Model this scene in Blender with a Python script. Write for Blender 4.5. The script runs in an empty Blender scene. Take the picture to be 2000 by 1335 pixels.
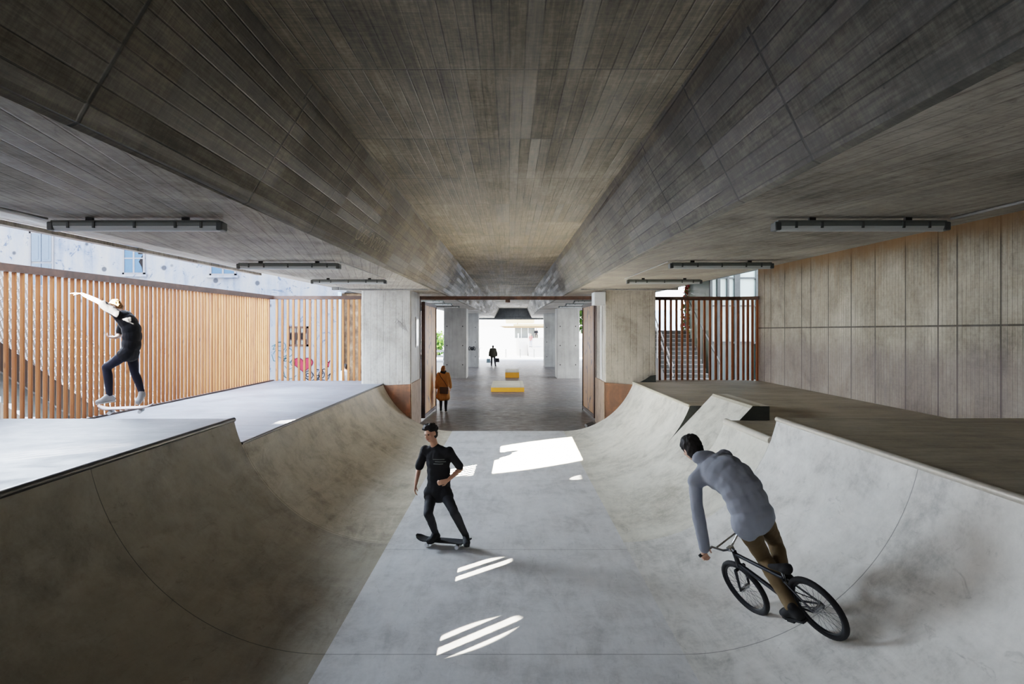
import bpy, bmesh, math, random
from mathutils import Vector, Matrix, noise as mnoise
random.seed(7)
SC = bpy.context.scene
COL = SC.collection
PI = math.pi
# ------------------------------------------------------------------ camera frame (photo taken as 2000 x 1335)
F = 24.0 / 36.0 * 2000.0
CX, CY, CAMZ = 995.0, 646.0, 2.96

def P(px, py, Y):
    """point that stands at depth Y and is seen at photo pixel (px, py)"""
    return Vector(((px - CX) * Y / F, Y, CAMZ - (py - CY) * Y / F))

cam_d = bpy.data.cameras.new('camera')
cam = bpy.data.objects.new('camera', cam_d)
COL.objects.link(cam)
cam.location = (0, 0, CAMZ)
cam.rotation_euler = (PI / 2, 0, 0)
cam_d.lens = 24.0
cam_d.sensor_width = 36.0
cam_d.sensor_fit = 'HORIZONTAL'
cam_d.shift_x = (1000.0 - CX) / 2000.0
cam_d.shift_y = -(667.5 - CY) / 2000.0
cam_d.clip_end = 600
SC.camera = cam

# ------------------------------------------------------------------ node helper
class NT:
    def __init__(s, name):
        s.m = bpy.data.materials.new(name)
        s.m.use_nodes = True
        s.t = s.m.node_tree
        s.t.nodes.clear()
        s.out = s.t.nodes.new('ShaderNodeOutputMaterial')
        s.b = s.t.nodes.new('ShaderNodeBsdfPrincipled')
        s.t.links.new(s.b.outputs[0], s.out.inputs[0])
        s._pos = None
    def put(s, sock, v):
        if hasattr(v, 'is_output'):
            s.t.links.new(v, sock)
        else:
            if sock.type == 'RGBA' and len(v) == 3:
                v = (*v, 1)
            sock.default_value = v
    def pos(s):
        if s._pos is None:
            s._pos = s.t.nodes.new('ShaderNodeTexCoord').outputs['Object']
        return s._pos
    def xyz(s):
        n = s.t.nodes.new('ShaderNodeSeparateXYZ')
        s.put(n.inputs[0], s.pos())
        return n.outputs[0], n.outputs[1], n.outputs[2]
    def ma(s, op, a, b=None, c=None, clamp=False):
        n = s.t.nodes.new('ShaderNodeMath')
        n.operation = op
        n.use_clamp = clamp
        for i, v in enumerate((a, b, c)):
            if v is not None:
                s.put(n.inputs[i], v)
        return n.outputs[0]
    def lin(s, cx, cy, cz, c0=0.0):
        x, y, z = s.xyz()
        r = None
        for k, v in ((cx, x), (cy, y), (cz, z)):
            if k:
                t = s.ma('MULTIPLY', v, float(k))
                r = t if r is None else s.ma('ADD', r, t)
        return s.ma('ADD', r, float(c0)) if c0 else r
    def comb(s, x, y, z=0.0):
        n = s.t.nodes.new('ShaderNodeCombineXYZ')
        for i, v in enumerate((x, y, z)):
            s.put(n.inputs[i], v)
        return n.outputs[0]
    def scl(s, vec, sc):
        n = s.t.nodes.new('ShaderNodeMapping')
        s.put(n.inputs['Vector'], vec)
        n.inputs['Scale'].default_value = sc
        return n.outputs[0]
    def noise(s, vec, scale=1.0, detail=4.0, rough=0.55, dist=0.0):
        n = s.t.nodes.new('ShaderNodeTexNoise')
        s.put(n.inputs['Vector'], vec)
        n.inputs['Scale'].default_value = scale
        n.inputs['Detail'].default_value = detail
        n.inputs['Roughness'].default_value = rough
        n.inputs['Distortion'].default_value = dist
        return n.outputs[0]
    def voro(s, vec, scale=1.0, feature='F1', out='Distance', rnd=1.0):
        n = s.t.nodes.new('ShaderNodeTexVoronoi')
        n.feature = feature
        s.put(n.inputs['Vector'], vec)
        n.inputs['Scale'].default_value = scale
        n.inputs['Randomness'].default_value = rnd
        return n.outputs[out]
    def white(s, vec):
        n = s.t.nodes.new('ShaderNodeTexWhiteNoise')
        n.noise_dimensions = '3D'
        s.put(n.inputs['Vector'], vec)
        return n.outputs['Value']
    def mr(s, v, a, b, c=0.0, d=1.0, smooth=False):
        n = s.t.nodes.new('ShaderNodeMapRange')
        n.interpolation_type = 'SMOOTHSTEP' if smooth else 'LINEAR'
        for i, q in enumerate((v, a, b, c, d)):
            s.put(n.inputs[i], q)
        return n.outputs[0]
    def ramp(s, v, stops):
        n = s.t.nodes.new('ShaderNodeValToRGB')
        s.put(n.inputs[0], v)
        el = n.color_ramp.elements
        while len(el) < len(stops):
            el.new(0.5)
        for e, (p, c) in zip(el, stops):
            e.position = p
            e.color = (*c, 1)
        return n.outputs[0]
    def mix(s, f, a, b, blend='MIX'):
        n = s.t.nodes.new('ShaderNodeMix')
        n.data_type = 'RGBA'
        n.blend_type = blend
        s.put(n.inputs[0], f)
        s.put(n.inputs[6], a)
        s.put(n.inputs[7], b)
        return n.outputs[2]
    def line(s, u, at, w, soft=0.5):
        """1 inside a line of half width w at u = at"""
        d = s.ma('ABSOLUTE', s.ma('SUBTRACT', u, at))
        return s.mr(d, w * (1 - soft), w * (1 + soft), 1.0, 0.0, True)
    def mx(s, *a):
        r = a[0]
        for q in a[1:]:
            r = s.ma('MAXIMUM', r, q)
        return r
    def grid(s, u, pitch, off, w):
        f = s.ma('FRACT', s.ma('ADD', s.ma('DIVIDE', s.ma('SUBTRACT', u, off), pitch), 0.5))
        d = s.ma('MULTIPLY', s.ma('ABSOLUTE', s.ma('SUBTRACT', f, 0.5)), pitch)
        return s.mr(d, w * 0.5, w * 1.5, 1.0, 0.0, True)
    def fin(s, col, rough=0.7, bump=None, bstr=0.3, bdist=0.01, metal=0.0, spec=None, emit=None):
        s.put(s.b.inputs['Base Color'], col)
        s.put(s.b.inputs['Roughness'], rough)
        s.put(s.b.inputs['Metallic'], metal)
        if spec is not None:
            s.put(s.b.inputs['Specular IOR Level'], spec)
        if bump is not None:
            n = s.t.nodes.new('ShaderNodeBump')
            n.inputs['Strength'].default_value = bstr
            n.inputs['Distance'].default_value = bdist
            s.put(n.inputs['Height'], bump)
            s.t.links.new(n.outputs[0], s.b.inputs['Normal'])
        return s.m

def hexc(r, g, b):
    """sRGB 0-255 to linear"""
    f = lambda c: (c / 255 / 12.92) if c / 255 <= 0.04045 else ((c / 255 + 0.055) / 1.055) ** 2.4
    return (f(r), f(g), f(b))

def flat_mat(name, col, rough=0.6, metal=0.0, var=0.12, scale=6.0, bump=0.0, spec=None):
    n = NT(name)
    k = n.noise(n.pos(), scale, 5, 0.6)
    c = n.mix(k, tuple(x * (1 - var) for x in col), tuple(min(1, x * (1 + var)) for x in col))
    return n.fin(c, rough, k if bump else None, bump, 0.01, metal, spec)

def board_mat(name, cu, cv, w, vpitch, voff, dark, mid, light, jw=0.012, line_d=0.55, var=1.0, vlist=None, ulist=None, stripes=0.0, rough=(0.5, 0.8), stain_s=0.45, seglen=2.0, floory=None):
    """board-marked concrete: u runs across the boards, v along them"""
    n = NT(name)
    u = n.lin(*cu)
    v = n.lin(*cv)
    iu = n.ma('FLOOR', n.ma('DIVIDE', u, w))
    r0 = n.white(n.comb(iu, 3.3, 1.7))
    seg = n.ma('FLOOR', n.ma('ADD', n.ma('DIVIDE', n.ma('SUBTRACT', v, voff), seglen), 0.0))
    r1 = n.white(n.comb(iu, seg, 9.1))
    i3 = n.ma('FLOOR', n.ma('DIVIDE', u, w * 6.3))
    r2 = n.white(n.comb(i3, seg, 4.4))
    grain = n.noise(n.comb(n.ma('MULTIPLY', u, 34.0), n.ma('MULTIPLY', v, 1.1), 0.0), 1.0, 5, 0.65)
    stain = n.noise(n.pos(), stain_s, 7, 0.62, 0.6)
    fine = n.noise(n.pos(), 16.0, 6, 0.65)
    streak2 = n.noise(n.comb(n.ma('MULTIPLY', u, 9.0), n.ma('MULTIPLY', v, 0.28), 3.0), 1.0, 4, 0.6)
    cross = n.noise(n.comb(n.ma('MULTIPLY', u, 1.2), n.ma('MULTIPLY', v, 55.0), 5.0), 1.0, 3, 0.6)
    blot = n.noise(n.comb(n.ma('MULTIPLY', u, 3.0), n.ma('MULTIPLY', v, 0.9), 0.0), 1.0, 6, 0.7, 0.8)
    s = n.ma('MULTIPLY', n.ma('SUBTRACT', r1, 0.5), 0.13 * var)
    s = n.ma('ADD', s, n.ma('MULTIPLY', n.ma('SUBTRACT', r2, 0.5), 0.09 * var))
    s = n.ma('ADD', s, n.ma('MULTIPLY', n.ma('SUBTRACT', grain, 0.5), 0.75 * var))
    s = n.ma('ADD', s, n.ma('MULTIPLY', n.ma('SUBTRACT', stain, 0.5), 1.15))
    s = n.ma('ADD', s, n.ma('MULTIPLY', n.ma('SUBTRACT', blot, 0.5), 0.45))
    s = n.ma('ADD', s, n.ma('MULTIPLY', n.ma('SUBTRACT', fine, 0.5), 0.50))
    s = n.ma('ADD', s, n.ma('MULTIPLY', n.ma('SUBTRACT', streak2, 0.5), 0.35 * var))
    s = n.ma('ADD', s, n.ma('MULTIPLY', n.ma('SUBTRACT', cross, 0.5), 0.30 * var))
    s = n.ma('ADD', s, 0.5)
    col = n.ramp(s, [(0.12, dark), (0.5, mid), (0.88, light)])
    fu = n.ma('FRACT', n.ma('DIVIDE', u, w))
    pl = n.mr(n.ma('MINIMUM', fu, n.ma('SUBTRACT', 1.0, fu)), 0.015, 0.07, 1.0, 0.0, True)
    pl = n.ma('MULTIPLY', pl, n.mr(n.noise(n.comb(iu, n.ma('MULTIPLY', v, 0.8), 0.0), 1.0, 2), 0.38, 0.55, 0.1, 1.0))
    lines = [n.ma('MULTIPLY', pl, 0.95)]
    if vpitch:
        lines.append(n.ma('MULTIPLY', n.grid(v, vpitch, voff, jw), n.mr(n.noise(n.pos(), 2.0, 3), 0.3, 0.6, 0.5, 1.0)))
    for q in (vlist or ()):
        lines.append(n.line(v, q, jw))
    for q in (ulist or ()):
        lines.append(n.line(u, q, jw * 1.2))
    L = n.mx(*lines)
    col = n.mix(n.ma('MULTIPLY', L, line_d), col, tuple(c * 0.25 for c in dark))
    spk = n.noise(n.comb(n.ma('MULTIPLY', u, 7.0), n.ma('MULTIPLY', v, 2.6), 8.0), 1.0, 8, 0.75, 1.5)
    col = n.mix(n.mr(spk, 0.57, 0.68, 0.0, 0.5), col, tuple(c * 0.6 for c in dark))
    # blow holes
    hol = n.mr(n.voro(n.pos(), 7.0), 0.035, 0.06, 1.0, 0.0)
    hol = n.ma('MULTIPLY', hol, n.mr(n.noise(n.pos(), 1.3, 2), 0.5, 0.6))
    col = n.mix(n.ma('MULTIPLY', hol, 0.6), col, tuple(c * 0.4 for c in dark))
    h = n.ma('SUBTRACT', n.ma('MULTIPLY', grain, 0.35), L)
    h = n.ma('ADD', h, n.ma('MULTIPLY', r0, 0.3))
    rg = n.mr(r1, 0, 1, rough[0], rough[1])
    return n.fin(col, rg, h, 0.45, 0.008)

def slab_mat(name, dark, mid, light, ylines=(), xlines=(), streak=(0.5, 4.0, 1.0), rough=(0.35, 0.65), warm=None, lw=0.006):
    """trowelled skate-park concrete"""
    n = NT(name)
    x, y, z = n.xyz()
    a = n.noise(n.pos(), 0.7, 8, 0.62, 0.5)
    st = n.noise(n.scl(n.pos(), streak), 1.6, 7, 0.7, 0.7)
    fine = n.noise(n.pos(), 22.0, 5, 0.7)
    pat = n.noise(n.pos(), 3.2, 7, 0.68, 0.3)
    s = n.ma('ADD', 0.5, n.ma('MULTIPLY', n.ma('SUBTRACT', a, 0.5), 1.1))
    s = n.ma('ADD', s, n.ma('MULTIPLY', n.ma('SUBTRACT', st, 0.5), 0.95))
    s = n.ma('ADD', s, n.ma('MULTIPLY', n.ma('SUBTRACT', fine, 0.5), 0.35))
    s = n.ma('ADD', s, n.ma('MULTIPLY', n.ma('SUBTRACT', pat, 0.5), 0.85))
    col = n.ramp(s, [(0.15, dark), (0.5, mid), (0.85, light)])
    if warm:
        col = n.mix(n.mr(n.noise(n.pos(), 0.45, 4, 0.5), 0.4, 0.65, 0.0, 0.7), col, warm)
    sc = n.noise(n.scl(n.pos(), (streak[0] * 1.3, streak[1] * 1.6, streak[2])), 2.3, 5, 0.75, 1.2)
    col = n.mix(n.mr(sc, 0.60, 0.74, 0.0, 0.5), col, tuple(c * 0.5 for c in dark))
    L = None
    for q in ylines:
        l = n.line(y, q, lw)
        L = l if L is None else n.mx(L, l)
    for q in xlines:
        l = n.line(x, q, lw)
        L = l if L is None else n.mx(L, l)
    h = n.ma('MULTIPLY', fine, 0.3)
    if L is not None:
        col = n.mix(n.ma('MULTIPLY', L, 0.75), col, tuple(c * 0.3 for c in dark))
        h = n.ma('SUBTRACT', h, L)
    return n.fin(col, n.mr(pat, 0.3, 0.7, rough[0], rough[1]), h, 0.2, 0.006)

def wood_mat(name, c0, c1, c2, axis=2, knots=True, rough=0.55):
    n = NT(name)
    sc = [14.0, 14.0, 14.0]
    sc[axis] = 0.9
    g = n.noise(n.scl(n.pos(), tuple(sc)), 1.0, 6, 0.62, 0.6)
    b = n.noise(n.scl(n.pos(), (5.7, 5.7, 0.12)), 1.0, 2, 0.5)
    s = n.ma('ADD', n.ma('MULTIPLY', g, 0.6), n.ma('MULTIPLY', b, 0.5))
    col = n.ramp(s, [(0.3, c0), (0.52, c1), (0.75, c2)])
    if knots:
        k = n.mr(n.voro(n.scl(n.pos(), (6.0, 6.0, 1.9)), 1.0), 0.05, 0.13, 1.0, 0.0, True)
        col = n.mix(n.ma('MULTIPLY', k, 0.6), col, tuple(c * 0.25 for c in c0))
    return n.fin(col, rough, g, 0.15, 0.004)

def rust_mat(name, c0, c1, c2, scale=2.5, rough=0.75):
    n = NT(name)
    a = n.noise(n.pos(), scale, 8, 0.66, 0.6)
    v = n.noise(n.scl(n.pos(), (5, 5, 0.8)), 1.2, 5, 0.6)
    s = n.ma('ADD', n.ma('MULTIPLY', a, 0.75), n.ma('MULTIPLY', v, 0.3))
    col = n.ramp(s, [(0.36, c0), (0.53, c1), (0.68, c2)])
    return n.fin(col, rough, a, 0.2, 0.005, 0.15)

# ------------------------------------------------------------------ mesh helpers
def wm(o):
    m = o.matrix_basis.copy()
    return wm(o.parent) @ o.matrix_parent_inverse @ m if o.parent else m

class MB:
    def __init__(s):
        s.v, s.f, s.m = [], [], []
    def add(s, vs, fs, mi=0):
        o = len(s.v)
        s.v += [tuple(q) for q in vs]
        s.f += [tuple(i + o for i in q) for q in fs]
        s.m += [mi] * len(fs)
        return s
    def box(s, lo, hi, mi=0, M=None):
        x0, y0, z0 = lo
        x1, y1, z1 = hi
        vs = [Vector(q) for q in ((x0, y0, z0), (x1, y0, z0), (x1, y1, z0), (x0, y1, z0), (x0, y0, z1), (x1, y0, z1), (x1, y1, z1), (x0, y1, z1))]
        if M is not None:
            vs = [M @ q for q in vs]
        return s.add(vs, [(0, 3, 2, 1), (4, 5, 6, 7), (0, 1, 5, 4), (1, 2, 6, 5), (2, 3, 7, 6), (3, 0, 4, 7)], mi)
    def bar(s, a, b, w, h, up=(0, 0, 1), mi=0):
        a, b, up = Vector(a), Vector(b), Vector(up)
        d = (b - a).normalized()
        sd = d.cross(up)
        if sd.length < 1e-4:
            sd = d.cross(Vector((1, 0, 0)))
        sd.normalize()
        u = sd.cross(d)
        vs = [p + sd * (i * w / 2) + u * (j * h / 2) for p in (a, b) for i, j in ((-1, -1), (1, -1), (1, 1), (-1, 1))]
        return s.add(vs, [(0, 1, 2, 3), (7, 6, 5, 4), (0, 4, 5, 1), (1, 5, 6, 2), (2, 6, 7, 3), (3, 7, 4, 0)], mi)
    def tube(s, pts, r, n=10, mi=0, closed=False, caps=True):
        pts = [Vector(p) for p in pts]
        rs = r if isinstance(r, (list, tuple)) else [r] * len(pts)
        vs, fs = [], []
        prev = None
        N = len(pts)
        for i, p in enumerate(pts):
            if closed:
                d = (pts[(i + 1) % N] - pts[i - 1]).normalized()
            else:
                d = (pts[min(i + 1, N - 1)] - pts[max(i - 1, 0)]).normalized()
            if prev is None:
                a = d.cross(Vector((0, 0, 1)))
                if a.length < 0.05:
                    a = d.cross(Vector((1, 0, 0)))
            else:
                a = prev - d * prev.dot(d)
            a.normalize()
            prev = a
            b = d.cross(a)
            for k in range(n):
                t = 2 * PI * k / n
                vs.append(p + (a * math.cos(t) + b * math.sin(t)) * rs[i])
        M = N if closed else N - 1
        for i in range(M):
            j = (i + 1) % N
            for k in range(n):
                l = (k + 1) % n
                fs.append((i * n + k, i * n + l, j * n + l, j * n + k))
        if caps and not closed:
            fs.append(tuple(range(n - 1, -1, -1)))
            fs.append(tuple((N - 1) * n + k for k in range(n)))
        return s.add(vs, fs, mi)
    def cap(s, p0, p1, r0, r1, n=14, mi=0):
        """tapered capsule"""
        p0, p1 = Vector(p0), Vector(p1)
        d = p1 - p0
        L = d.length
        d = d / L if L > 1e-6 else Vector((0, 0, 1))
        a = d.cross(Vector((0.13, 0.31, 1.0)))
        if a.length < 0.05:
            a = d.cross(Vector((1, 0, 0)))
        a.normalize()
        b = d.cross(a)
        rings = []
        for i in range(1, 5):
            t = -PI / 2 + i * PI / 8
            rings.append((p0 + d * (r0 * math.sin(t)), r0 * math.cos(t)))
        for i in range(0, 4):
            t = i * PI / 8
            rings.append((p1 + d * (r1 * math.sin(t)), r1 * math.cos(t)))
        vs = [p0 - d * r0]
        for c, r in rings:
            for k in range(n):
                t = 2 * PI * k / n
                vs.append(c + (a * math.cos(t) + b * math.sin(t)) * r)
        vs.append(p1 + d * r1)
        fs = []
        for k in range(n):
            fs.append((0, 1 + (k + 1) % n, 1 + k))
        R = len(rings)
        for i in range(R - 1):
            for k in range(n):
                l = (k + 1) % n
                fs.append((1 + i * n + k, 1 + i * n + l, 1 + (i + 1) * n + l, 1 + (i + 1) * n + k))
        e = len(vs) - 1
        for k in range(n):
            fs.append((e, 1 + (R - 1) * n + k, 1 + (R - 1) * n + (k + 1) % n))
        return s.add(vs, fs, mi)
    def ell(s, c, ra, ax=None, n=16, m=10, mi=0):
        c = Vector(c)
        ax = ax or (Vector((1, 0, 0)), Vector((0, 1, 0)), Vector((0, 0, 1)))
        X, Y, Z = [a * r for a, r in zip(ax, ra)]
        vs = [c - Z]
        for i in range(1, m):
            t = -PI / 2 + PI * i / m
            for k in range(n):
                p = 2 * PI * k / n
                vs.append(c + X * (math.cos(t) * math.cos(p)) + Y * (math.cos(t) * math.sin(p)) + Z * math.sin(t))
        vs.append(c + Z)
        fs = [(0, 1 + (k + 1) % n, 1 + k) for k in range(n)]
        for i in range(m - 2):
            for k in range(n):
                l = (k + 1) % n
                fs.append((1 + i * n + k, 1 + i * n + l, 1 + (i + 1) * n + l, 1 + (i + 1) * n + k))
        e = len(vs) - 1
        fs += [(e, 1 + (m - 2) * n + k, 1 + (m - 2) * n + (k + 1) % n) for k in range(n)]
        return s.add(vs, fs, mi)
    def prism(s, poly, mapf, t0, t1, mi=0):
        """closed polygon of (a, b) extruded along t; mapf(a, b, t) -> point"""
        n = len(poly)
        vs = [mapf(a, b, t) for t in (t0, t1) for a, b in poly]
        fs = [tuple(range(n - 1, -1, -1)), tuple(range(n, 2 * n))]
        fs += [(i, (i + 1) % n, n + (i + 1) % n, n + i) for i in range(n)]
        return s.add(vs, fs, mi)
    def build(s, name, mats, parent=None, smooth=False, bevel=0.0, fix=True, angle=40, loc=None):
        me = bpy.data.meshes.new(name)
        vs = s.v
        if loc is not None:
            L = Vector(loc)
            vs = [tuple(Vector(q) - L) for q in vs]
        me.from_pydata(vs, [], s.f)
        ms = mats if isinstance(mats, (list, tuple)) else [mats]
        for m in ms:
            me.materials.append(m)
        for p, i in zip(me.polygons, s.m):
            p.material_index = i
        me.update()
        if fix:
            bm = bmesh.new()
            bm.from_mesh(me)
            bmesh.ops.recalc_face_normals(bm, faces=bm.faces)
            bm.to_mesh(me)
            bm.free()
        if smooth:
            me.polygons.foreach_set('use_smooth', [True] * len(me.polygons))
            try:
                me.set_sharp_from_angle(angle=math.radians(angle))
            except Exception:
                pass
        o = bpy.data.objects.new(name, me)
        COL.objects.link(o)
        if loc is not None:
            o.location = loc
        if parent is not None:
            o.parent = parent
            o.matrix_parent_inverse = wm(parent).inverted()
        if bevel:
            b = o.modifiers.new('edge', 'BEVEL')
            b.width = bevel
            b.segments = 2
            b.limit_method = 'ANGLE'
        return o

def tag(o, label=None, cat=None, group=None, kind=None):
    if label:
        o['label'] = label
    if cat:
        o['category'] = cat
    if group:
        o['group'] = group
    if kind:
        o['kind'] = kind
    return o

def thing(name, label, cat, loc=(0, 0, 0), rz=0.0, group=None):
    o = bpy.data.objects.new(name, None)
    o.empty_display_size = 0.1
    COL.objects.link(o)
    o.location = loc
    o.rotation_euler = (0, 0, rz)
    return tag(o, label, cat, group)

def copy_tree(o, parent=None):
    c = o.copy()
    COL.objects.link(c)
    c.parent = parent
    for ch in [q for q in bpy.data.objects if q.parent == o]:
        copy_tree(ch, c)
    return c

def struct(o, label=None, cat=None):
    o['kind'] = 'structure'
    if label:
        o['label'] = label
    if cat:
        o['category'] = cat
    return o
WORLD, SUN, PSUN, ASKY, EXPO, LOOK = 5.0, 300.0, 25.0, 11500.0, 0.35, "Medium High Contrast"
# ------------------------------------------------------------------ materials
M = {}
# bridge: boards run along Y
BD, BM_, BL = hexc(50, 45, 37), hexc(114, 105, 89), hexc(166, 155, 136)
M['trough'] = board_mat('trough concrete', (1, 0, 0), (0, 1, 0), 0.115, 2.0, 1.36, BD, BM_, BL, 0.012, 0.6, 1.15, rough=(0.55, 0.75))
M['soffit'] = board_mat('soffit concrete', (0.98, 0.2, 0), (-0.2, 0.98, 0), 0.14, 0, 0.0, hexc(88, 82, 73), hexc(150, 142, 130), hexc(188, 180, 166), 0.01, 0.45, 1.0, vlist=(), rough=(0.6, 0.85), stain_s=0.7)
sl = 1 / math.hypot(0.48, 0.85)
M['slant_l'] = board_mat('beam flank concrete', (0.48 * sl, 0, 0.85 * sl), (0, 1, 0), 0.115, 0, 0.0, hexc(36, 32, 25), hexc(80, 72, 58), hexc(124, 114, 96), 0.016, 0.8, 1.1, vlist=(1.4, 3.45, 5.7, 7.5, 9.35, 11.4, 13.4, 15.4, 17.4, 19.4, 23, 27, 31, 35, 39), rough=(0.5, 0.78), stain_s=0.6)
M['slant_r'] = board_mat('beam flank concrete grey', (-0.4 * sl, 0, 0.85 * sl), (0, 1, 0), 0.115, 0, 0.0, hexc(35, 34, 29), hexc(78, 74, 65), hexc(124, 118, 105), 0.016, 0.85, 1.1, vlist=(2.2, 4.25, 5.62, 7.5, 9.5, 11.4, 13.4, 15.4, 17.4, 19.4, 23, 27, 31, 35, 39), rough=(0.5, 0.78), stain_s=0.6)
WALLJ = (20.5, 20.0, 19.0, 17.9, 17.35, 16.4, 15.3, 14.3, 13.2, 12.2, 11.68, 10.64, 9.6, 8.6, 7.5, 6.4)
M['wall'] = board_mat('shuttered wall concrete', (0, 1, 0), (0, 0, 1), 0.105, 0, 0.0, hexc(104, 94, 80), hexc(162, 151, 132), hexc(198, 187, 168), 0.016, 0.9, 0.6, vlist=(3.05,), ulist=WALLJ, stain_s=0.8, seglen=1.9)
def _wall_tint():
    # rust band at the top of the wall, purple-grey tone towards its foot
    m = M['wall']
    t = m.node_tree
    n = NT.__new__(NT)
    n.m, n.t, n._pos = m, t, None
    n.b = [q for q in t.nodes if q.type == 'BSDF_PRINCIPLED'][0]
    x, y, z = n.xyz()
    old = n.b.inputs['Base Color'].links[0].from_socket
    wv = n.noise(n.pos(), 1.2, 5, 0.6)
    zz = n.ma('ADD', z, n.ma('MULTIPLY', n.ma('SUBTRACT', wv, 0.5), 0.6))
    top = n.mr(n.ma('SUBTRACT', zz, n.ma('MULTIPLY', y, 0.0098)), 4.3, 4.65, 0.0, 0.8, True)
    drip = n.mr(n.noise(n.scl(n.pos(), (4, 4, 0.35)), 1.0, 4, 0.6), 0.5, 0.7, 0.0, 0.55)
    top = n.ma('MAXIMUM', top, n.ma('MULTIPLY', drip, n.mr(zz, 3.3, 4.6, 0.0, 0.8)))
    c = n.mix(top, old, hexc(160, 130, 94))
    foot_tint = n.mr(zz, 3.0, 2.3, 0.0, 0.5, True)
    c = n.mix(foot_tint, c, hexc(104, 90, 90))
    n.put(n.b.inputs['Base Color'], c)
_wall_tint()
M['pillar'] = board_mat('pillar concrete', (0.8, 0.6, 0), (0, 0, 1), 0.15, 0, 0.0, hexc(126, 122, 114), hexc(168, 164, 156), hexc(190, 187, 180), 0.01, 0.25, 0.5, stain_s=0.9, seglen=9)
M['pillar_worn'] = board_mat('worn pillar concrete', (0.8, 0.6, 0), (0, 0, 1), 0.15, 0, 0.0, hexc(112, 105, 94), hexc(176, 168, 154), hexc(202, 195, 182), 0.01, 0.25, 0.6, stain_s=1.0, seglen=9)
M['dark_conc'] = board_mat('end wall concrete', (1, 0, 0), (0, 0, 1), 0.3, 0, 0.0, hexc(70, 70, 68), hexc(100, 100, 98), hexc(130, 130, 126), 0.02, 0.3, 0.5)
JY = (6.253, 9.85, 13.86, 17.5)
M['flat'] = slab_mat('bowl floor concrete', hexc(164, 163, 161), hexc(198, 197, 195), hexc(216, 215, 213), (6.253, 9.25, 13.5, 17.2), (), (3.0, 0.8, 1.0), (0.4, 0.62))
M['ramp_l'] = slab_mat('ramp concrete shaded brown grey', hexc(104, 97, 85), hexc(152, 144, 129), hexc(178, 170, 155), (6.253, 9.56), (), (3.0, 0.7, 1.2), (0.45, 0.7), hexc(148, 138, 118))  # brown partly puts this ramp's shade and warm bounce into its colour
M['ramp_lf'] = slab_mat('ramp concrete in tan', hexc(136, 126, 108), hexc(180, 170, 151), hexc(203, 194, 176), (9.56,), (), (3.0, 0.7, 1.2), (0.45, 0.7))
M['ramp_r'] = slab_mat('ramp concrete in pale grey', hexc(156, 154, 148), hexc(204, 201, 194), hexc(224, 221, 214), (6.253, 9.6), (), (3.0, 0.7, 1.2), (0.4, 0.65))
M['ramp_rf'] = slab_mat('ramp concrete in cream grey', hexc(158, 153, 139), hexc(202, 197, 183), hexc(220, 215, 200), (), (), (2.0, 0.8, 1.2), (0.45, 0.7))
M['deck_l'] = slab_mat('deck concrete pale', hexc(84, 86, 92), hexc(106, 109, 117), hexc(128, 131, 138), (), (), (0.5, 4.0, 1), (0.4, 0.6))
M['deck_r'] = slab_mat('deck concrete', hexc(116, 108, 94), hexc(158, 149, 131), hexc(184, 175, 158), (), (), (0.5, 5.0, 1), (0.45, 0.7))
M['end'] = slab_mat('dark end face', hexc(48, 50, 48), hexc(66, 69, 66), hexc(84, 87, 83))
M['asphalt'] = slab_mat('asphalt floor', hexc(52, 50, 50), hexc(84, 81, 80), hexc(112, 107, 105), (), (), (0.4, 2.2, 1), (0.28, 0.55), hexc(94, 82, 72))
M['plaza'] = flat_mat('pale plaza paving', hexc(205, 203, 200), 0.8, 0, 0.06, 0.6)
M['coping'] = flat_mat('dark steel coping', hexc(70, 68, 66), 0.4, 0.6, 0.3, 9)
M['coping_w'] = flat_mat('worn bright coping', hexc(196, 190, 178), 0.35, 0.45, 0.25, 14)
M['coping_c'] = flat_mat('cream coping', hexc(190, 183, 168), 0.5, 0.1, 0.2, 9)
M['edge'] = flat_mat('scuffed edge', hexc(170, 162, 142), 0.6, 0.0, 0.25, 20)
M['slat'] = wood_mat('larch slats', hexc(100, 54, 24), hexc(142, 84, 40), hexc(168, 111, 62))
M['slat_d'] = wood_mat('weathered slats', hexc(110, 66, 38), hexc(150, 92, 54), hexc(176, 116, 70))
M['steel_b'] = rust_mat('brown steel', hexc(48, 34, 28), hexc(66, 46, 38), hexc(84, 60, 48), 4, 0.55)
M['rust'] = rust_mat('rusted plate', hexc(64, 52, 46), hexc(112, 80, 62), hexc(156, 104, 72), 1.8)
M['rust_l'] = rust_mat('pale rusted plate', hexc(112, 92, 76), hexc(146, 122, 102), hexc(166, 142, 122), 2.2)
M['black'] = flat_mat('black steel', hexc(28, 25, 24), 0.5, 0.2, 0.2)
M['grey_pl'] = flat_mat('grey plastic', hexc(120, 124, 120), 0.5, 0, 0.08)
M['dark_pl'] = flat_mat('dark grey plastic', hexc(84, 87, 85), 0.5, 0, 0.08)
M['diff'] = flat_mat('milky diffuser', hexc(196, 198, 194), 0.3, 0, 0.03)
M['pipe'] = flat_mat('grey conduit', hexc(140, 138, 134), 0.5, 0.1, 0.1)
M['white'] = flat_mat('white paint', hexc(232, 232, 230), 0.6, 0, 0.05)
M['mesh'] = flat_mat('expanded metal', hexc(150, 142, 132), 0.55, 0.3, 0.15)
M['yellow'] = flat_mat('yellow ochre paint', hexc(214, 142, 34), 0.6, 0, 0.15, 5)
M['slab_top'] = slab_mat('ledge top concrete', hexc(140, 132, 112), hexc(176, 168, 146), hexc(200, 190, 168))
M['glass'] = flat_mat('pale blue glass', hexc(168, 196, 206), 0.08, 0, 0.06, 1.5, 0, 0.8)
M['glass_g'] = flat_mat('greenish glass', hexc(178, 196, 188), 0.08, 0, 0.1, 0.8, 0, 0.8)
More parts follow.
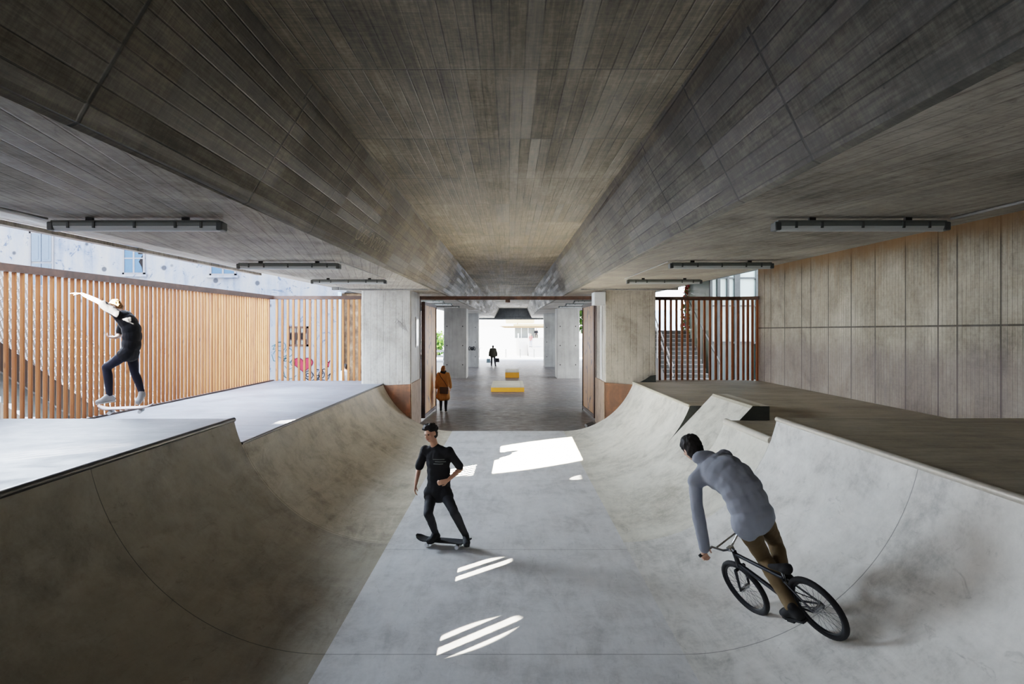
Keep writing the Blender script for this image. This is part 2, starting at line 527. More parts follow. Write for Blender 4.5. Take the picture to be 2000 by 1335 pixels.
M['void'] = flat_mat('dark room', hexc(22, 16, 14), 0.9, 0, 0.2)
M['bluew'] = flat_mat('pale blue wood', hexc(182, 206, 224), 0.7, 0, 0.06)

# ------------------------------------------------------------------ bridge (trough slab, two beams with sloped soffits)
STY = [-7.0, -3.0, 0.0, 5.0, 10.0, 15.0, 20.0, 22.25, 26, 31, 36, 42.6, 47, 51, 56, 61, 66, 70.0]
def lerp(x, t):
    for (a, p), (b, q) in zip(t, t[1:]):
        if x <= b:
            return p + (q - p) * (x - a) / (b - a)
    return t[-1][1]
def hz(Y):
    return CAMZ + lerp(Y, [(-7, 0.93), (0, 1.0), (22, 1.2156), (42.6, 1.41), (56, 1.44), (70, 1.40)])
def cxY(Y):
    return lerp(Y, [(-7, 0), (42.6, 0.0), (70, 0.5)])
def scY(Y):
    return lerp(Y, [(-7, 1), (42.6, 1.0), (70, 0.9)])

def loft(name, prof, mats, mi):
    mb = MB()
    n = len(prof)
    vs = []
    for Y in STY:
        h, c, s = hz(Y), cxY(Y), scY(Y)
        for x, z in prof:
            vs.append((c + x * s, Y, h + z * s))
    fs, ms = [], []
    for i in range(len(STY) - 1):
        for k in range(n):
            fs.append((i * n + k, i * n + (k + 1) % n, (i + 1) * n + (k + 1) % n, (i + 1) * n + k))
            ms.append(mi[k])
    fs.append(tuple(range(n)))
    fs.append(tuple((len(STY) - 1) * n + k for k in range(n)))
    ms += [mi[0], mi[0]]
    mb.v, mb.f, mb.m = vs, fs, ms
    return mb.build(name, mats)

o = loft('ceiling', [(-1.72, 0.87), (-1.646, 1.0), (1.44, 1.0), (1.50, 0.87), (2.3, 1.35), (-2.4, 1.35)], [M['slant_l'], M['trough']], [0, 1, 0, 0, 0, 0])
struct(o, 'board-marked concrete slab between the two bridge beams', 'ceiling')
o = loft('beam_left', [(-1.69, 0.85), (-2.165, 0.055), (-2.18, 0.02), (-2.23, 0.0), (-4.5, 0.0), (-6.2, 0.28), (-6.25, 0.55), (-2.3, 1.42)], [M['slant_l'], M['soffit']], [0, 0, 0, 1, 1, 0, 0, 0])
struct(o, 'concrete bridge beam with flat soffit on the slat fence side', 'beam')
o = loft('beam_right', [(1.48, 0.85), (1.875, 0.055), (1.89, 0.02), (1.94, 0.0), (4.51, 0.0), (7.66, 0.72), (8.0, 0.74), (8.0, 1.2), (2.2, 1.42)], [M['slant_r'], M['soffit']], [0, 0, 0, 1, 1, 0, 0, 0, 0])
struct(o, 'concrete bridge beam with flat soffit on the tall wall side', 'beam')
# end wall of the bridge
mb = MB()
h, c, s = hz(70), cxY(70), scY(70)
mb.prism([(c - 2.3 * s, h - 0.06), (c + 2.0 * s, h - 0.06), (c + 1.5 * s, h + 1.1 * s), (c - 1.75 * s, h + 1.1 * s)], lambda a, b, t: Vector((a, t, b)), 69.6, 70.2)
struct(mb.build('wall_end_of_bridge', M['dark_conc']), 'dark concrete cross wall closing the far end of the trough', 'wall')
mb = MB()
mb.box((-4.4, 69.5, h - 0.24), (4.9, 70.3, h - 0.03))
struct(mb.build('beam_end', M['dark_conc']), 'dark concrete cross beam under the far end of the bridge', 'beam')
# transverse joint ledges over the first pillars
for i, (x0, x1) in enumerate(((-5.0, -2.3), (2.02, 4.75))):
    mb = MB()
    z = hz(19.3)
    mb.box((x0, 19.2, z - 0.035), (x1, 19.32, z + 0.05))
    struct(mb.build('trim_%d' % (i + 1), M['dark_conc']), ('dark joint strip across the soffit on the fence side' if i == 0 else 'dark joint strip across the soffit on the tall wall side'), 'trim')

# ------------------------------------------------------------------ ground
mb = MB()
mb.box((-1.7, -7, -0.25), (1.61, 20.22, 0.0))
struct(mb.build('floor', M['flat']), 'pale grey flat concrete lane between the ramps', 'floor')
mb = MB()
mb.box((-7.6, 20.22, -0.3), (8.2, 68.6, 0.0))
struct(mb.build('ground_asphalt', M['asphalt']), 'dark asphalt floor under the bridge beyond the gate', 'ground')
mb = MB()
mb.box((-120, -60, -0.5), (120, 220, -0.31))
mb.box((-120, 68.6, -0.31), (120, 220, -0.01))
mb.box((-120, -60, -0.31), (-7.62, 68.6, -0.02))
mb.box((8.22, -60, -0.31), (120, 68.6, -0.02))
struct(mb.build('ground_plaza', M['plaza']), 'pale sunlit paving around the bridge', 'ground')

# ------------------------------------------------------------------ ramps
def arc(x0, R, xl, zl, n=26):
    """points of the transition from the flat (x0, 0) up to the lip"""
    th = math.asin(min(1, (xl - x0) / R))
    pts = []
    for i in range(n + 1):
        t = th * i / n
        pts.append((x0 + R * math.sin(t), R - R * math.cos(t)))
    f = zl / pts[-1][1]
    return [(x, z * (1 + (f - 1) * (k / n) ** 2)) for k, (x, z) in enumerate(pts)]

def ramp(name, label, side, y0, y1, x0, R, xl, zl, xback, mats, cop=None, pts=None):
    """mats: ramp, deck, end"""
    mb = MB()
    pts = pts or arc(x0, R, xl, zl)
    prof = pts + [(xback, zl)] + [(xback, -0.05), (x0, -0.05)]
    n = len(prof)
    vs = [(side * a, y, b) for y in (y0, y1) for a, b in prof]
    fs, ms = [], []
    for k in range(n):
        fs.append((k, (k + 1) % n, n + (k + 1) % n, n + k))
        ms.append(0 if k < len(pts) - 1 else (1 if k == len(pts) - 1 else 2))
    fs.append(tuple(range(n)))
    fs.append(tuple(range(n, 2 * n)))
    ms += [2, 2]
    mb.v, mb.f, mb.m = vs, fs, ms
    o = mb.build(name, mats, smooth=True, angle=25)
    tag(o, label, 'skate ramp', 'concrete quarter pipes')
    if cop:
        m, r, dx, dz = cop
        c = MB()
        c.tube([(side * (xl + dx), y0 + 0.004, zl + dz), (side * (xl + dx), y1 - 0.004, zl + dz)], r, 14)
        c.build('coping', m, o, smooth=True)
    return o

M['deck_n'] = slab_mat('near deck concrete dimmed', hexc(52, 54, 58), hexc(70, 72, 78), hexc(86, 89, 95), (), (), (0.5, 4.0, 1), (0.45, 0.65))  # same deck concrete, darkened in colour to tone down the light on it
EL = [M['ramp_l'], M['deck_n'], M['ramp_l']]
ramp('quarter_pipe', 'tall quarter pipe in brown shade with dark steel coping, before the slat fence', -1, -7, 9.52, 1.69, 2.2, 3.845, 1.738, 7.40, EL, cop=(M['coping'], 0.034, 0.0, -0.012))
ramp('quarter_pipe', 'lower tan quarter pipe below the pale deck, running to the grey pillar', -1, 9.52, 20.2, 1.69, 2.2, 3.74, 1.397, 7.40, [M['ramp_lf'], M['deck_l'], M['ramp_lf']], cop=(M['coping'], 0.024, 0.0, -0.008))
RR = [M['ramp_r'], M['deck_r'], M['end']]
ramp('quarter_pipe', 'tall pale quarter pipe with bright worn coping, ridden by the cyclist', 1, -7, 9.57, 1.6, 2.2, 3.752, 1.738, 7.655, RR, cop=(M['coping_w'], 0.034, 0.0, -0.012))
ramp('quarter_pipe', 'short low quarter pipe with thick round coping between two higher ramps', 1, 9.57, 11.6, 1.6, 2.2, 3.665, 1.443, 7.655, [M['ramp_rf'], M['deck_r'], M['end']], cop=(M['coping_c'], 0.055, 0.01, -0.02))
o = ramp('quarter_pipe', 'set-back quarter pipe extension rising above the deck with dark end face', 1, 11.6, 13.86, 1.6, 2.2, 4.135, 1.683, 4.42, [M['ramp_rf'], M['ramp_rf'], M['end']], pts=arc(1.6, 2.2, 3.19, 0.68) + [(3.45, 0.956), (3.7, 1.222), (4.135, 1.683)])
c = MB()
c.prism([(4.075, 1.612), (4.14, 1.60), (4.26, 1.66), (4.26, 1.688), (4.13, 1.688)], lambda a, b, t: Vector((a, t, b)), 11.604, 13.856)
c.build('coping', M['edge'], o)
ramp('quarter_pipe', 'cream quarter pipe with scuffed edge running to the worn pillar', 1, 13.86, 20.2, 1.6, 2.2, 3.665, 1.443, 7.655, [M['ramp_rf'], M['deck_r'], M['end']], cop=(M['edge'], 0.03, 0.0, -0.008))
# decks beyond
mb = MB()
mb.box((4.41, 11.6, -0.05), (7.655, 13.86, 1.443))
tag(mb.build('deck_block', M['deck_r']), 'grey concrete deck behind the raised ramp extension', 'deck', None)
mb = MB()
mb.box((-7.44, 20.2, -0.05), (-4.385, 21.52, 1.397))
tag(mb.build('deck_block', M['deck_l']), 'pale concrete deck end between the grey pillar and slat fence', 'deck')
mb = MB()
mb.box((4.335, 20.2, -0.05), (7.655, 21.3, 1.443))
tag(mb.build('deck_block', M['deck_r']), 'grey concrete deck end between the worn pillar and board-marked wall', 'deck')

# ------------------------------------------------------------------ tall wall
mb = MB()
mb.prism([(-7, -0.2), (21.05, -0.2), (21.05, 5.1), (-7, 4.8)], lambda a, b, t: Vector((t, a, b)), 7.66, 7.98)
struct(mb.build('wall_right', M['wall'], bevel=0.01), 'tall board-marked concrete wall with rusty streaks at its top', 'wall')

mb = MB()
mb.box((-9.0, -7.6, -0.3), (9.0, -7.05, 6.6))
struct(mb.build('wall_light_block', M['wall']), 'added unseen concrete wall blocking light at the near end under the bridge', 'wall')  # unseen wall added to keep out light from behind the camera
# ------------------------------------------------------------------ pillars
def profx(x, x0=1.69, R=2.2):
    d = abs(x) - x0
    return R - math.sqrt(max(0, R * R - d * d)) if d > 0 else 0.0
def pillar(name, label, x0, x1, y0, y1, mat):
    mb = MB()
    mb.box((x0, y0, -0.02), (x1, y1, hz((y0 + y1) / 2) + 0.02))
    return struct(mb.build(name, mat, bevel=0.03), label, 'pillar')
pl = pillar('pillar_1', 'pale grey concrete pillar with faint scribble beside the camel-coated woman', -4.38, -2.92, 20.21, 22.25, M['pillar'])
pr = pillar('pillar_2', 'stained beige concrete pillar beside the cream quarter pipe', 2.83, 4.33, 20.21, 22.25, M['pillar_worn'])
def plate(par, side, x0, R, xl, xin, zt):
    mb = MB()
    poly = []
    n = 14
    for i in range(n + 1):
        x = xin + (xl - xin) * i / n
        poly.append((side * x, profx(x, x0, R)))
    poly.append((side * xin, zt))
    mb.prism(poly, lambda a, b, t: Vector((a, t, b)), 20.165, 20.215)
    mb.build('front_plate', M['rust'], par)
    mb = MB()
    xs = sorted((side * (xin - 0.02), side * (xin + 0.02)))
    mb.box((xs[0], 20.165, 0.0), (xs[1], 22.26, zt + 0.02))
    mb.build('side_plate', M['rust_l'], par)
plate(pl, -1, 1.69, 2.2, 3.72, 2.905, 1.39)
plate(pr, 1, 1.6, 2.2, 3.64, 2.815, 1.43)
# white cover box and dark patch on the worn pillar, panel on the grey pillar
mb = MB()
mb.box((2.50, 20.13, 3.73), (2.84, 20.75, 4.11))
tag(mb.build('junction_box', M['white'], bevel=0.01), 'white box fixed high on the stained pillar by the gate', 'box')
mb = MB()
mb.bar((2.79, 20.75, 1.5), (2.79, 20.75, 3.75), 0.05, 0.05, (0, 1, 0))
tag(mb.build('drain_pipe', M['white'], bevel=0.01), 'thin pale pipe running down the stained pillar edge', 'pipe')
mb = MB()
mb.box((-2.925, 21.2, 2.45), (-2.90, 21.75, 3.4))
o = mb.build('notice_case', M['pipe'], bevel=0.004)
tag(o, 'narrow framed notice case on the inner face of the grey pillar', 'sign')
mb = MB()
mb.box((-2.905, 21.25, 2.5), (-2.893, 21.7, 3.35))
mb.build('glass_front', M['glass_g'], o)
mb = MB()
mb.prism([(3.86, 1.445), (4.335, 1.445), (4.335, 1.66), (4.18, 1.64), (4.02, 1.53)], lambda a, b, t: Vector((a, t, b)), 20.195, 20.215)
mb.build('dark_patch', M['end'], pr)

# second and third pillar pairs
PN = NT('pillar concrete with tie holes')
_x, _y, _z = PN.xyz()
_a = PN.noise(PN.pos(), 0.9, 7, 0.6)
_b = PN.noise(PN.scl(PN.pos(), (5, 5, 0.4)), 1.0, 5, 0.6)
_c = PN.ramp(PN.ma('ADD', PN.ma('MULTIPLY', _a, 0.6), PN.ma('MULTIPLY', _b, 0.4)), [(0.3, hexc(130, 128, 122)), (0.7, hexc(184, 181, 174))])
M['pillar_far'] = PN.fin(_c, 0.7, _b, 0.2)
def far_pillar(name, label, x0, x1, y0, y1):
    o = pillar(name, label, x0, x1, y0, y1, M['pillar_far'])
    mb = MB()
    for fx in (0.14, 0.83):
        for z in (0.85, 2.05, 3.25):
            mb.tube([(x0 + fx * (x1 - x0), y0 - 0.004, z), (x0 + fx * (x1 - x0), y0 + 0.03, z)], 0.035, 10)
    mb.build('tie_holes', M['void'], o)
far_pillar('pillar_3', 'grey concrete pillar with dark tie holes behind the camel-coated woman', -4.1, -2.68, 42.6, 44.4)
far_pillar('pillar_4', 'bluish concrete pillar with dark tie holes behind the open timber gate', 2.97, 4.37, 42.6, 44.4)
far_pillar('pillar_5', 'shaded concrete pillar with black scribble beside the man with bags', -4.0, -2.55, 56, 57.6)
far_pillar('pillar_6', 'dark shaded concrete pillar behind the bluish pillar', 2.86, 4.3, 56, 57.6)

# ------------------------------------------------------------------ slat fences and gate
def fence_top(Y):
    return CAMZ + 0.90 + 0.0098 * Y
root = thing('slat_fence', 'long larch slat fence with brown steel rail behind the jumping skater', 'fence', (-7.47, 10, 1.39))
mb = MB()
Y = -5.0
k = 0
while Y < 21.35:
    zb = 1.42 if Y > 9.52 else 1.70
    jit = random.uniform(-0.003, 0.003)
    Mx = Matrix.Translation((-7.47 + jit, Y, 0)) @ Matrix.Rotation(random.uniform(-0.06, 0.06), 4, 'Z')
    w, h_, b = 0.034, 0.018, 0.008
    prof = [(-w + b, -h_), (w - b, -h_), (w, -h_ + b), (w, h_ - b), (w - b, h_), (-w + b, h_), (-w, h_ - b), (-w, -h_ + b)]
    mb.prism(prof, lambda a, c, t: Mx @ Vector((a, c, t)), zb - 0.03, fence_top(Y) - 0.10 + (0.42 if Y < 4.5 else 0))  # unseen near slats raised so the sun shafts fall in stripes
    Y += 0.170
    k += 1
mb.build('slat_panel', M['slat'], root)
mb = MB()
mb.prism([(21.5, fence_top(21.5)), (21.5, fence_top(21.5) - 0.12), (4.5, fence_top(4.5) - 0.12), (4.5, fence_top(4.5) + 0.30), (-5.1, fence_top(-5.1) + 0.30), (-5.1, fence_top(-5.1) + 0.42), (4.6, fence_top(4.6) + 0.42), (4.6, fence_top(4.6))], lambda a, b, t: Vector((t, a, b)), -7.53, -7.41)
mb.build('top_rail', M['steel_b'], root)
mb = MB()
mb.box((-7.52, 9.53, 1.30), (-7.405, 21.5, 1.43))
mb.box((-7.52, -5, 1.60), (-7.405, 9.52, 1.74))
mb.build('bottom_rail', M['steel_b'], root)

def cross_fence(label, x0, x1, Y, zb, zt, pitch, mat, ret=None):
    root = thing('slat_fence', label, 'fence', ((x0 + x1) / 2, Y, zb))
    mb = MB()
    x = x0 + pitch * 0.6
    while x < x1 - 0.03:
        mb.box((x - 0.032, Y - 0.032, zb - 0.03), (x + 0.032, Y + 0.032, zt - 0.09))
        x += pitch
    if ret:
        (rx, ry) = ret
        n = 4
        for i in range(n):
            t = (i + 0.6) / n
            qx, qy = x1 + (rx - x1) * t, Y + (ry - Y) * t
            mb.box((qx - 0.032, qy - 0.032, zb - 0.03), (qx + 0.032, qy + 0.032, zt - 0.09))
    mb.build('slat_panel', mat, root)
    mb = MB()
    mb.box((x0, Y - 0.05, zt - 0.11), (x1, Y + 0.05, zt))
    if ret:
        mb.bar((x1, Y, zt - 0.055), (ret[0], ret[1], zt - 0.055), 0.1, 0.11)
    mb.build('top_rail', M['steel_b'], root)
cross_fence('larch slat fence in front of the wall with the painted heart', -7.41, -4.39, 21.45, 1.42, 4.06, 0.173, M['slat'])
cross_fence('dark slat fence in front of the outdoor stairs', 4.37, 7.15, 21.12, 1.45, 4.02, 0.173, M['slat_d'], (7.62, 20.85))

# gate header
mb = MB()
mb.box((-2.96, 22.42, 3.985), (2.86, 22.56, 4.10))
mb.box((-0.13, 22.4, 3.90), (0.02, 22.58, 3.99))
mb.box((-2.99, 22.42, 0.0), (-2.92, 22.56, 4.10))
mb.box((2.83, 22.42, 0.0), (2.89, 22.56, 4.10))
tag(mb.build('gate_portal', M['steel_b']), 'dark brown steel gate frame spanning between the two front pillars', 'gate frame')
# knotty planks
PN = NT('knotty larch boards')
px_, py_, pz_ = PN.xyz()
iu = PN.ma('FLOOR', PN.ma('DIVIDE', py_, 0.145))
rr = PN.white(PN.comb(iu, 2.0, 5.0))
gr = PN.noise(PN.comb(PN.ma('MULTIPLY', py_, 30.0), PN.ma('MULTIPLY', pz_, 1.2), rr), 1.0, 5, 0.6, 0.5)
cc = PN.ramp(PN.ma('ADD', PN.ma('MULTIPLY', gr, 0.6), PN.ma('MULTIPLY', rr, 0.4)), [(0.25, hexc(172, 110, 50)), (0.5, hexc(212, 152, 80)), (0.78, hexc(232, 180, 108))])
fu = PN.ma('FRACT', PN.ma('DIVIDE', py_, 0.145))
jl = PN.mr(PN.ma('MINIMUM', fu, PN.ma('SUBTRACT', 1.0, fu)), 0.02, 0.05, 1.0, 0.0)
# knots follow two zig-zag lines over the boards
tri = PN.ma('ABSOLUTE', PN.ma('SUBTRACT', PN.ma('FRACT', PN.ma('DIVIDE', PN.ma('ADD', pz_, 0.3), 2.3)), 0.5))
band = None
for sgn, off in ((1.0, 24.35), (-1.0, 24.25)):
    t = PN.ma('ADD', PN.ma('MULTIPLY', PN.ma('SUBTRACT', tri, 0.25), 3.6 * sgn), off)
    l = PN.line(py_, t, 0.16, 0.3)
    band = l if band is None else PN.mx(band, l)
kn = PN.mr(PN.voro(PN.comb(PN.ma('MULTIPLY', py_, 4.2), PN.ma('MULTIPLY', pz_, 3.3), 0.0), 1.0), 0.30, 0.40, 1.0, 0.0)
cc = PN.mix(PN.ma('MULTIPLY', PN.ma('MULTIPLY', kn, band), 0.85), cc, hexc(54, 32, 20))
cc = PN.mix(PN.ma('MULTIPLY', jl, 0.6), cc, hexc(84, 52, 30))
M['knotty'] = PN.fin(cc, 0.5, gr, 0.15)
def gate(label, side):
    xa, xb = side * 2.87, side * 2.80
    ya, yb = 22.75, 25.72
    root = thing('gate_leaf', label, 'gate', (xa, ya, 0.04))
    z0, z1 = 0.06, 3.93
    mb = MB()
    q = lambda t, z: Vector((xa + (xb - xa) * t, ya + (yb - ya) * t, z))
    mb.bar(q(0.0, z0), q(0.0, z1), 0.13, 0.11, (0, 1, 0))
    mb.bar(q(1.0, z0), q(1.0, z1), 0.11, 0.08, (0, 1, 0))
    mb.bar(q(0, z0 + 0.05), q(1, z0 + 0.05), 0.10, 0.11)
    mb.bar(q(0, z1 - 0.05), q(1, z1 - 0.05), 0.10, 0.11)
    mb.bar(q(0.02, 2.0) + Vector((side * 0.03, 0, 0)), q(0.98, 2.0) + Vector((side * 0.03, 0, 0)), 0.04, 0.06)
    mb.build('steel_frame', M['steel_b'], root)
    mb = MB()
    mb.bar(q(0.03, (z0 + z1) / 2), q(0.985, (z0 + z1) / 2), 0.05, z1 - z0 - 0.2)
    mb.build('timber_panel', M['knotty'], root)
    for z in (0.4, 2.1, 3.7):
        mb = MB()
        mb.tube([(xa + side * 0.075, ya - 0.05, z - 0.08), (xa + side * 0.075, ya - 0.05, z + 0.08)], 0.028, 10)
        mb.build('hinge', M['black'], root)
    mb = MB()
    e = q(0.975, 0.0)
    mb.tube([(e.x - side * 0.05, e.y, 0.0), (e.x - side * 0.05, e.y, 0.35)], 0.018, 8)
    mb.build('drop_bolt', M['black'], root)
gate('open timber gate leaf with dark knots beside the woman', -1)
gate('open timber gate leaf with dark knots beside the stained pillar', 1)
mb = MB()
mb.prism([(0, 0), (0.34, 0), (0.34, 0.05), (0.26, 0.11), (0.05, 0.05)], lambda a, b, t: Vector((2.35 + a, t, b)), 20.9, 21.5)
tag(mb.build('gate_stop', M['black'], bevel=0.01), 'low black steel stop on the floor beside the stained pillar', 'door stop')

# ------------------------------------------------------------------ tube lights and conduits
def make_light():
    root = thing('tube_light', None, None)
    L = 1.575
    mb = MB()
    mb.prism([(-0.05, -0.03), (0.05, -0.03), (0.062, -0.055), (0.062, -0.085), (-0.062, -0.085), (-0.062, -0.055)], lambda a, b, t: Vector((t, a, b)), -L / 2, L / 2)
    mb.build('housing', M['grey_pl'], root, bevel=0.006)
    mb = MB()
    prof = [(0.058 * math.cos(PI + t * PI / 10), -0.085 + 0.045 * math.sin(PI + t * PI / 10)) for t in range(11)]
    mb.prism(prof, lambda a, b, t: Vector((t, a, b)), -L / 2 + 0.01, L / 2 - 0.01)
    mb.build('diffuser', M['diff'], root, smooth=True, angle=50)
    for s in (-1, 1):
        mb = MB()
        mb.box((s * L / 2 - 0.03, -0.066, -0.125), (s * L / 2 + 0.03, 0.066, -0.045))
        mb.build('end_cap', M['dark_pl'], root, bevel=0.012)
    for x in (-0.62, -0.38, 0.0, 0.38, 0.62):
        mb = MB()
        mb.box((x - 0.012, -0.069, -0.105), (x + 0.012, 0.069, -0.045))
        mb.build('clip', M['dark_pl'], root, bevel=0.004)
    for x in (-0.45, 0.45):
        mb = MB()
        mb.box((x - 0.03, -0.02, -0.035), (x + 0.03, 0.02, 0.004))
        mb.build('bracket', M['black'], root)
    return root
proto = make_light()
LIGHTS = [
    (-3.49, 6.41, 'tube light on the fence-side soffit, first in its row, above the tall brown ramp'),
    (-3.50, 10.84, 'tube light on the fence-side soffit, second in its row, above the lower tan ramp'),
    (-3.48, 14.80, 'tube light on the fence-side soffit, third in its row, just before the grey pillar'),
    (3.29, 6.41, 'tube light on the wall-side soffit, first in its row, above the cyclist'),
    (3.33, 10.75, 'tube light on the wall-side soffit, second in its row, above the short low ramp'),
    (3.35, 14.80, 'tube light on the wall-side soffit, third in its row, before the stained pillar'),
    (-3.45, 27.5, 'tube light beyond the gate on the woman\'s side, first past the frame'),
    (-3.45, 31.5, 'tube light beyond the gate on the woman\'s side, second past the frame'),
    (-3.45, 36.0, 'tube light beyond the gate on the woman\'s side, third past the frame'),
    (3.4, 27.5, 'tube light beyond the gate behind the stained pillar, first past the frame'),
    (3.4, 31.5, 'tube light beyond the gate behind the stained pillar, second past the frame'),
    (3.4, 36.0, 'tube light beyond the gate behind the stained pillar, third past the frame'),
]
for i, (x, y, lab) in enumerate(LIGHTS):
    t = proto if i == 0 else copy_tree(proto)
    t.location = (x, y, hz(y))
    tag(t, lab, 'ceiling light', 'tube lights under the bridge soffits')
def conduit(label, pts, r=0.011):
    mb = MB()
    mb.tube(pts, r, 8)
    tag(mb.build('conduit', M['pipe'], smooth=True), label, 'conduit')
conduit('thin grey cable conduit running to the light above the cyclist', [(4.11, -3, hz(-3) - 0.02), (4.11, 3, hz(3) - 0.02), (4.11, 6.35, hz(6.4) - 0.02)], 0.013)
conduit('thin dark cable conduit running to the light above the tall brown ramp', [(-4.3, -3, hz(-3) - 0.02), (-4.3, 6.35, hz(6.4) - 0.02)], 0.011)
conduit('thin cable conduit between the last two lights on the wall side', [(2.5, 10.75, hz(10.7) - 0.015), (2.5, 14.8, hz(14.8) - 0.015)], 0.009)
conduit('thin cable conduit between the last two lights on the fence side', [(-2.68, 10.84, hz(10.8) - 0.015), (-2.68, 14.8, hz(14.8) - 0.015)], 0.009)
# edge trim strips along the open side of the soffit
ys = [3.0, 5.2, 7.4, 8.8, 10.2, 12.0, 14.4, 17.0]
for i, (a, b) in enumerate(zip(ys, ys[1:])):
    mb = MB()
    mb.prism([(a, hz(a) + 0.27), (b, hz(b) + 0.27), (b, hz(b) + 0.215), (a, hz(a) + 0.215)], lambda p, q, t: Vector((t, p, q)), -6.29, -6.17)
    struct(mb.build('trim_%d' % (i + 3), [M['soffit'], M['black']]))
# ------------------------------------------------------------------ outside, fence side: stair with mesh parapet
root = thing('outdoor_stair', 'dark outdoor stair with diamond mesh parapet behind the slat fence', 'stairs', (-9.2, 15, -0.02))
SX = -8.72
def st_top(Y):
    return 4.0 - 0.531 * (Y - 11.9)
mb = MB()
y0, y1 = 10.3, 17.5
H = 1.36
def clipbar(s0, t0, s1, t1):
    """segment in (Y, height under the rail) clipped to the parapet band"""
    a = max(0.0, 0.0)
    pts = []
    ta, tb = 0.0, 1.0
    for p0, p1, lo, hi in ((s0, s1, y0, y1), (t0, t1, 0.0, H)):
        d = p1 - p0
        if abs(d) < 1e-9:
            continue
        u0, u1 = (lo - p0) / d, (hi - p0) / d
        if u0 > u1:
            u0, u1 = u1, u0
        ta, tb = max(ta, u0), min(tb, u1)
    if tb - ta < 1e-3:
        return
    for q in (ta, tb):
        s, t = s0 + (s1 - s0) * q, t0 + (t1 - t0) * q
        pts.append(Vector((SX, s, st_top(s) - H + t)))
    mb.bar(pts[0], pts[1], 0.012, 0.024, (1, 0, 0))
s = y0 - 2.0
while s < y1:
    clipbar(s, 0.0, s + 0.95, H)
    s += 0.125
s = y0
while s < y1 + 2.0:
    clipbar(s, 0.0, s - 0.95, H)
    s += 0.125
mb.build('mesh_panel', M['mesh'], root)
mb = MB()
mb.bar((SX, y0, st_top(y0) + 0.01), (SX, y1, st_top(y1) + 0.01), 0.03, 0.03)
mb.build('hand_rail', M['mesh'], root)
mb = MB()
mb.prism([(y0, st_top(y0) - H), (y1, st_top(y1) - H), (y1 - 0.3, st_top(y1) - H - 0.3), (y0, st_top(y0) - H - 0.5)], lambda a, b, t: Vector((t, a, b)), SX - 0.03, SX + 0.03)
mb.build('stringer', M['black'], root)
mb = MB()
y = y0
while y < y1 - 0.2:
    z = st_top(y) - H - 0.2
    mb.box((SX - 1.1, y, z - 0.2), (SX - 0.04, y + 0.33, z))
    y += 0.32
mb.build('treads', M['end'], root)
mb = MB()
mb.prism([(10.0, -0.2), (15.5, -0.2), (12.0, st_top(12.0) - H - 0.62), (10.0, st_top(10.0) - H - 0.62)], lambda a, b, t: Vector((t, a, b)), SX - 1.0, SX - 0.6)
mb.build('base_wall', M['white'], root)

# ------------------------------------------------------------------ house with plaster front
n = NT('old whitewashed plaster')
a = n.noise(n.pos(), 0.35, 8, 0.7, 0.8)
b = n.noise(n.scl(n.pos(), (2.2, 1, 0.25)), 0.8, 6, 0.65, 0.6)
d = n.noise(n.pos(), 1.1, 6, 0.75, 1.8)
s = n.ma('ADD', n.ma('MULTIPLY', a, 0.5), n.ma('MULTIPLY', b, 0.5))
c = n.ramp(s, [(0.36, hexc(96, 106, 126)), (0.46, hexc(132, 137, 147)), (0.58, hexc(150, 149, 147))])
c = n.mix(n.mr(d, 0.585, 0.62, 0.0, 0.85), c, hexc(64, 78, 106))
e = n.mr(n.voro(n.pos(), 1.05), 0.10, 0.15, 1.0, 0.0)
c = n.mix(n.ma('MULTIPLY', e, 0.8), c, hexc(24, 29, 42))
g = n.noise(n.pos(), 9.0, 6, 0.75)
x, y, z = n.xyz()
ro = n.mr(n.ma('ADD', x, n.ma('MULTIPLY', d, 2.0)), -8.6, -7.7, 0.0, 1.0)
c = n.mix(n.ma('MULTIPLY', ro, n.mr(g, 0.52, 0.6, 0.0, 0.75)), c, hexc(150, 152, 160))
M['plaster'] = n.fin(c, 0.85, g, 0.3)
HY = 32.0
M['frame_w'] = flat_mat('old window frame', hexc(128, 128, 132), 0.7, 0, 0.1)
M['shut'] = flat_mat('pale shutter', hexc(104, 116, 132), 0.7, 0, 0.1)
M['shut2'] = flat_mat('blue curtain', hexc(70, 96, 128), 0.7, 0, 0.1)
house = thing('house', 'old whitewashed house front with splotches, shuttered windows and graffiti', 'house', (-22, HY, -0.02))
mb = MB()
mb.box((-48, HY, -0.3), (-7.95, HY + 6, 11.5))
mb.build('front_wall', M['plaster'], house)
mb = MB()
mb.bar(P(663.5, 570, HY - 0.1) * 1.0, (P(663.5, 570, HY - 0.1).x, HY - 0.1, 0), 0.14, 0.14, (0, 1, 0))
mb.build('drain_pipe', M['bluew'], house)
